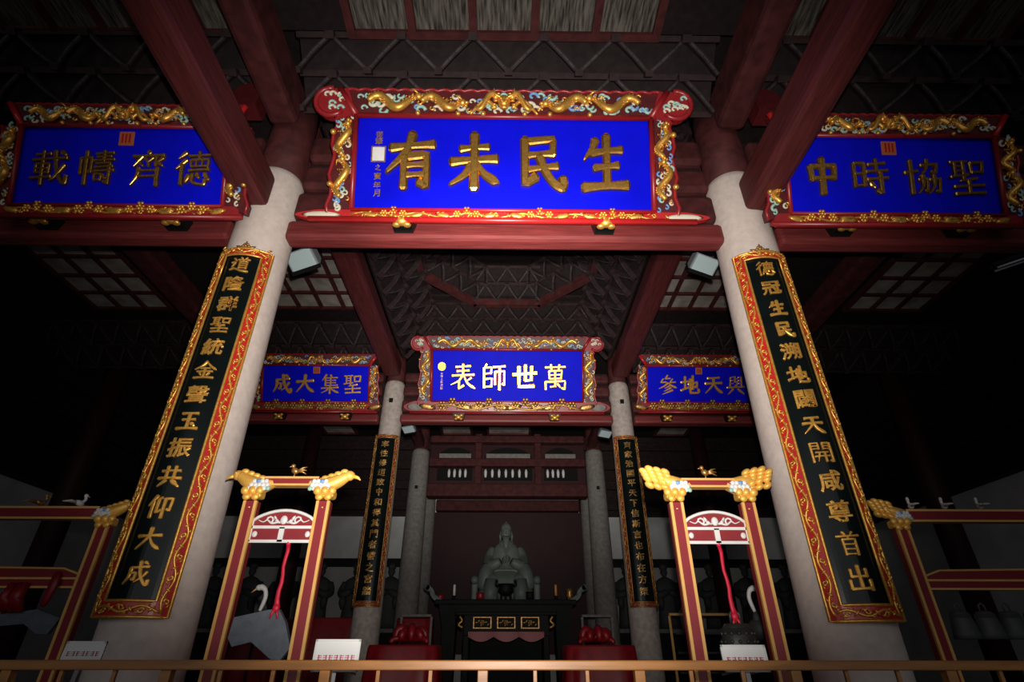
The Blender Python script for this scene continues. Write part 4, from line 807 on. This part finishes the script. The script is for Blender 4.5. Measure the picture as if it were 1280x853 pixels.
# cranes holding their heads over the stands
def crane(x, y, z, s, label):
    t = empty('crane_ornament', (x, y, 0)); tag(t, label, 'crane ornament')
    m = MB(); m.tube(smooth_path([(-s * .02, 0, z - .2), (-s * .05, 0, z - .08), (-s * .03, 0, z), (s * .03, 0, z + .03)], 5), [.016, .018, .02, .021, .022, .022, .022, .022, .022, .022, .024, .026, .028, .03, .03, .024], 8)
    m.ball((s * .035, 0, z + .02), (.038, .03, .03)); m.build('neck', WHITE, t)
    m = MB(); m.tube([(s * .06, 0, z + .01), (s * .11, 0, z - .03)], [.012, .003], 6); m.build('beak', OCHRE, t)
    m = MB(); m.ball((0, .05, z - .36), (.1, .16, .1)); m.tube([(-s * .02, 0, z - .2), (0, .02, z - .32)], [.02, .06], 8); m.build('body', FIGURE, t)
    m = MB(); m.tube([(0, .05, 0), (0, .05, z - .4)], .015, 6); m.lathe([(.14, 0), (.14, .03), (.03, .06)], 16, (0, .05, 0)); m.build('stand', BLACK, t)
crane(2.62, 6.2, 1.75, 1, 'white necked crane ornament behind the right gate stand')
crane(-2.55, 6.2, 1.75, -1, 'white necked crane ornament behind the left gate stand')

# ================================================================== RAILING AND SIGNS
def railing():
    t = empty('wooden_railing', (0, 3.2, 0)); tag(t, 'varnished orange pine railing across the front of the hall', 'railing')
    m = MB(); m.box(-3.4, 3.4, -.035, .035, 1.088, 1.132, 0, .006); m.build('top_rail', RAILWOOD, t)
    m = MB(); m.box(-3.4, 3.4, -.02, .02, .15, .2, 0, .006); m.build('bottom_rail', RAILWOOD, t)
    for k in range(9):
        x = -3.29 + .795 * k
        m = MB(); m.box(x - .026, x + .026, -.026, .026, 0, 1.088, 0, .004); m.build('post', RAILWOOD, t)
        if k < 8:
            for j in (1, 2):
                m = MB(); xx = x + .265 * j; m.box(xx - .0095, xx + .0095, -.0095, .0095, .2, 1.088, 0, .002); m.build('baluster', RAILWOOD, t)
railing()
def sign(x, y, w, h, z0, label, tilt):
    t = empty('notice_sign', (x, y, z0), (tilt, 0, 0)); tag(t, label, 'sign', 'notice signs behind the railing')
    m = MB(); m.box(-w / 2, w / 2, -.004, .004, 0, h, 0, .002); m.build('sheet', PAPER, t)
    m = MB()
    for a, b, c, d in ((-w / 2, w / 2, h - .012, h), (-w / 2, w / 2, 0, .01), (-w / 2, -w / 2 + .012, 0, h), (w / 2 - .012, w / 2, 0, h)): m.box(a, b, -.007, .005, c, d)
    m.build('border', mat('sign_edge', (.75, .75, .72), .3), t)
    m = MB(); n = 7; z = h * .34
    for k in range(n):
        c = -w * .36 + w * .72 * k / (n - 1); q = w * .045
        for j in range(3): m.box(c - q, c + q, -.006, -.004, z + q * (.2 + .85 * j), z + q * (.5 + .85 * j))
        xx = c + q * (.5 if k % 2 else -.4); m.box(xx - q * .2, xx + q * .2, -.0065, -.004, z, z + q * 2.4)
    m.build('red_lettering', REDINK, t)
    m = MB(); m.box(-w * .3, -w * .27, .005, .2, 0, .01); m.box(w * .27, w * .3, .005, .2, 0, .01); m.box(-.012, .012, .003, .01, -z0 + .0, h * .2); m.build('stand', METAL, t)
sign(-.92, 3.40, .25, .155, 1.075, 'white notice with red letters right of the left gate stand, behind the railing', R_(-6))
sign(1.32, 3.40, .25, .13, 1.075, 'white notice with red letters at the foot of the right gate stand', R_(-6))
sign(-2.33, 3.45, .22, .11, 1.11, 'small white notice with red letters left of the big left column', R_(-6))

# ================================================================== ALTAR AND STATUE
def altar():
    t = empty('altar_table', (.02, 15, 0)); tag(t, 'long dark altar table with upturned ends in front of the statue', 'altar table')
    m = MB(); m.box(-1.75, 1.75, -.4, .4, 2.24, 2.36, 0, .03); m.build('table_top', TABLE_DK, t)
    for s in (-1, 1):
        m = MB(); prof = smooth_path([(s * 1.6, 0, 2.3), (s * 1.78, 0, 2.42), (s * 1.86, 0, 2.56), (s * 1.98, 0, 2.64)], 5)
        for p, q in zip(prof, prof[1:]):
            d = (q - p); m.obox((p + q) / 2, d * .55, (0, .38, 0), Vector((-d.z, 0, d.x)).normalized() * .055)
        m.tube([(s * 1.97, -.38, 2.63), (s * 1.97, .38, 2.63)], .075, 10); m.build('upturned_end', JADE, t)
        m = MB(); m.loft([[(s * 1.45 - .2, -.3, 2.24), (s * 1.45 + .2, -.3, 2.24), (s * 1.45 + .2, .3, 2.24), (s * 1.45 - .2, .3, 2.24)], [(s * 1.38 - .16, -.3, 1.7), (s * 1.38 + .16, -.3, 1.7), (s * 1.38 + .16, .3, 1.7), (s * 1.38 - .16, .3, 1.7)], [(s * 1.4 - .13, -.3, 0), (s * 1.4 + .13, -.3, 0), (s * 1.4 + .13, .3, 0), (s * 1.4 - .13, .3, 0)]], 0, True, False); m.build('leg', TABLE_DK, t)
    m = MB(); m.box(-1.25, 1.25, -.3, .3, 1.95, 2.24)
    for k in range(9): m.ball((-1.1 + .275 * k, -.3, 2.0), (.12, .03, .09))
    m.build('apron', BLACK, t)
altar()
def gilt_table():
    t = empty('offering_table', (.03, 14, 0)); tag(t, 'black offering table with three gilded panels and red cloth', 'offering table')
    m = MB(); m.box(-1.15, 1.15, -.35, .35, 1.95, 2.02, 0, .015); m.build('table_top', BLACK, t)
    m = MB(); m.box(-.95, .95, -.3, .3, 1.55, 1.95); m.build('body', BLACK, t)
    for k in (-1, 0, 1):
        m = MB(); x = k * .54; m.box(x - .22, x + .22, -.34, -.3, 1.67, 1.93, 1, .02); m.box(x - .185, x + .185, -.35, -.33, 1.70, 1.90, 0)
        q = MB()
        for j in range(6): leaf(q, x - .13 + .052 * j, 1.80 + .045 * math.sin(j * 2.3), .05, j * .8)
        flower(q, x, 1.8, .06); q.xf(Matrix.Translation((0, -.345, 0))); q.xf(Matrix.Identity(4)); gp = m.build('gilded_panel', [TABLE_DK, GOLD_OLD], t); q.build('panel_carving', GOLD_OLD, gp)
    for s in (-1, 1):
        m = MB(); m.tube(smooth_path([(s * .98, -.32, 1.7), (s * 1.08, -.32, 1.76), (s * 1.0, -.32, 1.84), (s * 1.06, -.32, 1.93)], 4), .03, 6); m.build('gilded_scroll', GOLD_OLD, t)
        m = MB(); m.box(s * .9 - .07, s * .9 + .07, -.3, .3, 0, 1.55, 0, .02); m.build('leg', BLACK, t)
    m = MB(); n = 24
    for i in range(n):
        x0, x1 = -.85 + 1.7 * i / n, -.85 + 1.7 * (i + 1) / n
        d0, d1 = .1 * abs(math.sin(3 * math.pi * i / n)), .1 * abs(math.sin(3 * math.pi * (i + 1) / n))
        m.add([(x0, -.36, 1.62), (x1, -.36, 1.62), (x1, -.37, 1.52 - d1), (x0, -.37, 1.52 - d0), (x0, -.34, 1.62), (x1, -.34, 1.62), (x1, -.34, 1.52 - d1), (x0, -.34, 1.52 - d0)], [(0, 1, 2, 3), (7, 6, 5, 4), (3, 2, 6, 7), (0, 4, 5, 1)])
    m.build('cloth_swag', CLOTH, t)
gilt_table()
def candle(x, z, m_, label):
    t = empty('candle', (x, 14.85, z)); tag(t, label, 'candle')
    m = MB(); m.lathe([(.07, 0), (.06, .02), (.025, .05), (.05, .08), (.03, .1)], 14); m.build('holder', BLACK, t)
    m = MB(); m.lathe([(.032, .1), (.032, .34), (.01, .36)], 12); m.build('wax', m_, t)
candle(-1.28, 2.36, CANDLEW, 'white candle on the left end of the altar table')
candle(1.28, 2.36, CANDLEO, 'orange candle on the right end of the altar table')
def vessel(name, x, r, h, m_, label, cat, tripod=False):
    t = empty(name, (x, 14.8, 2.36)); tag(t, label, cat)
    z = .1 if tripod else 0
    m = MB(); m.lathe([(r * .6, z), (r, z + h * .35), (r * .9, z + h * .7), (r * 1.05, z + h), (r * .9, z + h * .96)], 18); m.build('bowl', m_, t)
    if tripod:
        for k in range(3):
            a = 2 * math.pi * k / 3 - .5; m = MB(); m.tube([(r * .6 * math.cos(a), r * .6 * math.sin(a), .15), (r * .7 * math.cos(a), r * .7 * math.sin(a), 0)], [.04, .025], 7); m.build('leg', m_, t)
        for s in (-1, 1): m = MB(); m.tube([(s * r, 0, z + h * .8), (s * r * 1.3, 0, z + h * .95), (s * r * 1.2, 0, z + h * 1.35)], .025, 6); m.build('handle', m_, t)
vessel('incense_burner', .02, .2, .26, BLACK, 'dark tripod incense burner in the middle of the altar table', 'incense burner', True)
vessel('red_offering_bowl', -.62, .1, .16, CLOTH, 'small red bowl left of the incense burner on the altar', 'bowl')
vessel('dark_offering_bowl', .62, .1, .18, BLACK, 'small dark bowl right of the incense burner on the altar', 'bowl')
vessel('red_flower_pot', -1.62, .1, .1, CLOTH, 'red pot at the far left end of the altar table', 'pot')
vessel('brass_vase', 1.62, .08, .26, GOLD_OLD, 'dim brass vase at the far right end of the altar table', 'vase')
def ring(cx, cy, z, rx, ry, n=28, p=2.4):
    out = []
    for k in range(n):
        a = 2 * math.pi * k / n; c, s_ = math.cos(a), math.sin(a)
        out.append((cx + rx * math.copysign(abs(c) ** (2 / p), c), cy + ry * math.copysign(abs(s_) ** (2 / p), s_), z))
    return out
def head(mb, c, s):
    x, y, z = c
    prof = [(-.135, .05, .055, -.02), (-.115, .075, .075, -.01), (-.07, .098, .105, 0), (0, .11, .12, .0), (.06, .108, .118, .005), (.11, .088, .1, .01), (.14, .05, .06, .01), (.15, .015, .02, .01)]
    mb.loft([ring(x, y + d * s, z + a * s, rx * s, ry * s, 24, 2.1) for a, rx, ry, d in prof])
    mb.ball((x, y - .122 * s, z - .01 * s), (.02 * s, .03 * s, .04 * s), 0, 8, 6); mb.ball((x, y - .11 * s, z - .07 * s), (.038 * s, .012 * s, .009 * s), 0, 8, 5)
    for q in (-1, 1):
        mb.ball((x + q * .042 * s, y - .108 * s, z + .022 * s), (.02 * s, .01 * s, .009 * s), 0, 8, 5); mb.ball((x + q * .044 * s, y - .11 * s, z + .048 * s), (.03 * s, .01 * s, .008 * s), 0, 8, 5)
        mb.ball((x + q * .112 * s, y + .005 * s, z), (.014 * s, .028 * s, .045 * s), 0, 8, 6)
    mb.loft([ring(x, y + .01 * s, z - .23 * s, .075 * s, .075 * s, 20, 2), ring(x, y + .005 * s, z - .11 * s, .058 * s, .062 * s, 20, 2)])
def fist(mb, c, s, side):
    x, y, z = c
    mb.ball((x, y, z), (.05 * s, .035 * s, .055 * s))
    for k in range(4):
        mb.tube([(x - side * .03 * s, y - .02 * s, z + (.04 - .027 * k) * s), (x + side * .01 * s, y - .05 * s, z + (.042 - .027 * k) * s), (x + side * .05 * s, y - .045 * s, z + (.04 - .027 * k) * s), (x + side * (.06 - .004 * k) * s, y - .02 * s, z + (.036 - .026 * k) * s)], [.013 * s, .0135 * s, .012 * s, .01 * s], 7)
    mb.tube([(x, y - .02 * s, z + .05 * s), (x + side * .015 * s, y - .035 * s, z + .075 * s), (x + side * .05 * s, y - .04 * s, z + .07 * s)], [.016 * s, .014 * s, .01 * s], 7)
def statue():
    t = empty('seated_statue', (.02, 17, 2.0)); tag(t, 'pale stone statue of a seated robed bearded person behind the altar', 'statue')
    m = MB()
    secs = [(.42, -.12, .80, .50), (.75, -.14, .78, .50), (1.0, -.16, .74, .48), (1.15, -.12, .66, .44), (1.28, .0, .52, .34), (1.45, .03, .46, .29), (1.7, .03, .44, .28), (1.88, .03, .40, .26), (2.0, .03, .33, .22), (2.1, .03, .2, .16), (2.18, .02, .12, .12)]
    m.loft([ring(0, cy, z, rx, ry, 36, 2.6) for z, cy, rx, ry in secs])
    for s in (-1, 1):                                        # knees and robe folds
        m.ball((s * .40, -.42, .98), (.27, .26, .22), 0, 14, 10); m.tube([(s * .40, -.62, 1.0), (s * .42, -.66, .7), (s * .44, -.66, .42)], [.19, .21, .24], 14)
        for k in range(4): m.tube([(s * (.28 + .1 * k), -.62 - .05 * math.sin(k), .95), (s * (.3 + .11 * k), -.84 + .02 * k, .45)], [.02, .035], 6)
    m.tube(smooth_path([(-.2, -.2, 2.1), (0, -.28, 1.75), (.1, -.3, 1.4)], 4), .025, 6); m.tube(smooth_path([(.2, -.2, 2.1), (.02, -.29, 1.78), (-.06, -.3, 1.6)], 4), .025, 6)
    m.box(-.42, .42, -.36, -.2, 1.22, 1.32, 0, .03)
    head(m, (0, -.01, 2.36), 1.42); b = m.build('body', JADE, t)
    for s in (-1, 1):
        q = MB(); pts = smooth_path([(s * .38, .05, 1.93), (s * .50, -.04, 1.62), (s * .45, -.34, 1.40), (s * .16, -.48, 1.50)], 5)
        q.tube(pts, [.13, .14, .15, .155, .16, .165, .17, .17, .17, .17, .165, .16, .15, .14, .12, .11], 14); 
        q.tube(smooth_path([(s * .5, -.32, 1.4), (s * .58, -.42, 1.1), (s * .66, -.42, .75)], 4), [.17, .18, .2, .22, .22, .22, .2, .17, .1], 12); q.build('sleeve', JADE, t)
    q = MB(); fist(q, (-.06, -.55, 1.52), 1.35, 1); fist(q, (.06, -.53, 1.56), 1.35, -1); q.build('hands', JADE, b)
    q = MB(); q.loft([ring(0, -.14, 2.27, .10, .05, 16), ring(0, -.19, 2.15, .09, .05, 16), ring(0, -.22, 2.0, .07, .04, 16), ring(0, -.24, 1.86, .02, .02, 16)]); q.build('beard', JADE, t)
    q = MB(); q.loft([ring(0, .02, 2.44, .165, .17, 20), ring(0, .03, 2.54, .16, .165, 20), ring(0, .04, 2.62, .13, .14, 20), ring(0, .05, 2.67, .07, .08, 20)]); q.ball((0, .03, 2.67), (.055, .05, .045)); q.tube([(-.15, .08, 2.45), (-.18, .1, 2.3), (-.17, .1, 2.15)], [.03, .045, .03], 8); q.tube([(.15, .08, 2.45), (.18, .1, 2.3), (.17, .1, 2.15)], [.03, .045, .03], 8); q.build('cap', JADE, t)
    q = MB()
    for s in (-1, 1):
        q.box(s * .88 - .09, s * .88 + .09, -.5, .45, .42, .98, 0, .05); q.tube([(s * .88, -.5, .98), (s * .88, .4, 1.02)], .1, 10); q.ball((s * .88, -.54, 1.0), .12)
    q.box(-.95, .95, -.75, .5, .2, .42, 0, .04); q.build('throne', JADE, t)
    q = MB(); q.box(-1.05, 1.05, -.9, .6, -2.0, .2, 0, .05); q.build('pedestal', TABLE_DK, t)
statue()
# portrait figures along the back wall
def figure(first=None, x=0, y=21.0, label='', turn=0):
    if first:
        o = copy_tree(first); o.location = (x, y, 1.95); o.rotation_euler = (0, 0, turn); o['label'] = label; return o
    t = empty('standing_figure', (x, y, 1.95), (0, 0, turn)); tag(t, label, 'statue', 'dark robed figures along the back wall')
    m = MB(); secs = [(0, .40, .24), (.25, .37, .23), (.7, .33, .22), (1.05, .36, .23), (1.3, .40, .22), (1.5, .36, .19), (1.6, .22, .14), (1.66, .09, .09)]
    m.loft([ring(0, 0, z, rx, ry, 24, 2.3) for z, rx, ry in secs]); head(m, (0, -.02, 1.82), 1.05); b = m.build('body', FIGURE, t)
    for s in (-1, 1):
        q = MB(); q.tube(smooth_path([(s * .36, 0, 1.46), (s * .43, -.08, 1.15), (s * .3, -.28, 1.05), (s * .05, -.3, 1.16)], 4), [.1, .11, .12, .13, .14, .14, .14, .14, .14, .13, .12, .11, .1], 10)
        q.tube([(s * .3, -.26, 1.05), (s * .3, -.27, .8), (s * .28, -.24, .58)], [.1, .13, .06], 10); q.build('sleeve', FIGURE, t)
    q = MB(); fist(q, (0, -.36, 1.17), .9, 1); q.build('hands', FIGURE, b)
    q = MB(); q.loft([ring(0, -.0, 1.93, .14, .14, 16), ring(0, .01, 2.05, .13, .13, 16), ring(0, .03, 2.12, .08, .08, 16)]); q.build('cap', FIGURE, t)
    return t
fg = figure(None, -4.1, 20.95, 'dark robed figure between the left couplet column and the grey column')
FIGS = [(-5.35, 'dark robed figure right beside the left couplet column, toward the gate stand'), (-6.6, 'dark robed figure just right of the left gate stand posts'), (-7.85, 'dark robed figure partly behind the right post of the left gate stand'), (-9.1, 'dark robed figure seen inside the left gate stand'), (-10.4, 'dark robed figure left of the left gate stand, by the big column'),
        (4.35, 'dark robed figure between the right grey column and the right couplet column'), (5.75, 'dark robed figure between the right couplet column and the right gate stand'), (7.4, 'dark robed figure inside the right gate stand, left of the ribbon'), (8.7, 'dark robed figure inside the right gate stand, beside the white crane'), (10.15, 'dark robed figure right of the right gate stand, by the big column')]
for x, lb in FIGS: figure(fg, x, 20.95, lb)
for s, nm in ((-1, 'left'), (1, 'right')):
    t = empty('figure_plinth', (s * 7.3, 21.0, 0)); tag(t, 'dark stone plinth under the row of figures on the %s' % nm, 'plinth')
    m = MB(); m.box(-3.7, 3.7, -.4, .4, 0, 1.82); m.build('body', TABLE_DK, t)
    m = MB(); m.box(-3.8, 3.8, -.45, .42, 1.82, 1.95, 0, .03); m.build('top_slab', STONE_GREY, t)
# low framed barriers
for xs, lb in (((-2.6, -1.85), 'pale low frame barrier left of the altar'), ((1.95, 2.7), 'pale low frame barrier right of the altar'), ((4.0, 5.6), 'pale low frame barrier behind the right couplet column')):
    y = 15.2 if abs(xs[0]) < 3 else 14.6
    t = empty('frame_barrier', ((xs[0] + xs[1]) / 2, y, 0)); tag(t, lb, 'barrier'); w = (xs[1] - xs[0]) / 2
    m = MB(); m.box(-w, w, -.03, .03, 2.0, 2.06, 0, .01); m.build('top_rail', OCHRE if xs[0] > 3 else STONE_GREY, t)
    for s in (-1, 1): m = MB(); m.box(s * w - .03, s * w + .03, -.03, .03, 0, 2.0, 0, .01); m.build('post', OCHRE if xs[0] > 3 else STONE_GREY, t)
    m = MB(); 
    for k in range(4): m.box(-w + .1, w - .1, -.015, .015, .4 + .4 * k, .44 + .4 * k)
    m.build('lattice', FIGURE, t)
# red draped tables with silk bows
def draped(x, y, w, d, h, label):
    t = empty('draped_table', (x, y, 0)); tag(t, label, 'table')
    m = MB(); n = 40; rings = []
    for z, e in ((0, .07), (h * .5, .05), (h - .03, .015), (h, .0), (h, -.15)):
        r = []
        for k in range(n):
            a = 2 * math.pi * k / n; q = 1 + e * math.sin(9 * a); c, s_ = math.cos(a), math.sin(a)
            r.append(((w / 2 + e) * math.copysign(abs(c) ** .5, c) * q, (d / 2 + e) * math.copysign(abs(s_) ** .5, s_) * q, z))
        rings.append(r)
    m.loft(rings); m.build('cloth', CLOTH, t)
def bow(x, y, z, label, s=1.):
    t = empty('silk_bow', (x, y, z)); tag(t, label, 'bow'); 
    m = MB(); m.ball((0, 0, .2 * s), (.13 * s, .12 * s, .12 * s))
    for k in range(9):
        a = 2 * math.pi * k / 9; c, q = math.cos(a), math.sin(a)
        m.tube(smooth_path([(c * .05 * s, q * .05 * s, .2 * s), (c * .25 * s, q * .22 * s, (.30 + .06 * math.sin(3 * k)) * s), (c * .34 * s, q * .3 * s, .16 * s), (c * .12 * s, q * .1 * s, .1 * s)], 4), [.04 * s, .06 * s, .08 * s, .09 * s, .09 * s, .09 * s, .09 * s, .08 * s, .08 * s, .07 * s, .06 * s, .05 * s, .04 * s], 8)
    m.build('loops', CLOTH, t)
    m = MB()
    for q in (-1, 1): m.tube(smooth_path([(q * .1 * s, -.1 * s, .15 * s), (q * .34 * s, -.16 * s, .12 * s), (q * .42 * s, -.2 * s, .04 * s)], 4), [.05 * s, .06 * s, .06 * s, .06 * s, .06 * s, .06 * s, .06 * s, .05 * s, .04 * s], 8)
    m.build('tails', CLOTH, t)
draped(-1.8, 11.2, 1.25, .8, 1.32, 'low red draped table on the left, under a silk bow'); bow(-1.72, 11.2, 1.32, 'big red silk bow on the left draped table', .8)
draped(1.7, 11.2, 1.25, .8, 1.32, 'low red draped table on the right, under a silk bow'); bow(1.66, 11.2, 1.32, 'big red silk bow on the right draped table', .75)
draped(-4.2, 15.0, 1.6, .8, 1.95, 'red draped table behind the left couplet column')
draped(-2.35, 15.9, .9, .6, 2.0, 'red draped table between the left couplet column and the altar')
draped(-6.0, 15.2, 1.2, .8, 1.95, 'red draped table right of the left gate stand, deep in the hall')

# ================================================================== LAMPS
def flood(x, y, z, s, sc, label):
    t = empty('flood_light', (x, y, z), (R_(-35), 0, s * R_(25))); tag(t, label, 'flood light', 'flood lights on the columns')
    m = MB(); a, b, h = .16 * sc, .10 * sc, .16 * sc
    m.loft([[(-b, 0, h), (b, 0, h), (b, .12 * sc, h), (-b, .12 * sc, h)], [(-a, -.04 * sc, .02), (a, -.04 * sc, .02), (a, .16 * sc, .02), (-a, .16 * sc, .02)], [(-a, -.04 * sc, 0), (a, -.04 * sc, 0), (a, .16 * sc, 0), (-a, .16 * sc, 0)]], 0, True, False); m.build('housing', METAL, t)
    m = MB(); m.box(-a * .88, a * .88, -.03 * sc, .15 * sc, -.008, .0); m.build('glass', LAMPGLASS, t)
    m = MB(); m.box(-a * 1.05, a * 1.05, .14 * sc, .18 * sc, -.02, .02); m.box(-.02, .02, .1 * sc, .16 * sc, .1 * sc, .3 * sc); m.build('bracket', BLACK, t)
flood(-2.70, 5.42, 5.62, -1, 1.35, 'pale flood light behind the top of the big left column'); flood(2.60, 5.42, 5.58, 1, 1.2, 'pale flood light behind the top of the big right column')
flood(-2.58, 13.25, 6.3, -1, 1.1, 'small flood light beside the left inner couplet column'); flood(2.62, 13.25, 6.2, 1, 1.1, 'small flood light beside the right inner couplet column')
t = empty('tube_light', (5.75, 4.62, 4.98), (0, R_(-12), R_(-20))); tag(t, 'unlit twin tube light under the right lintel beam', 'tube light')
m = MB(); m.box(-.3, .3, -.06, .06, .0, .05, 0, .01); m.build('housing', BLACK, t)
for y in (-.035, .035): m = MB(); m.tube([(-.28, y, -.02), (.28, y, -.02)], .014, 8); m.build('tube', METAL, t)
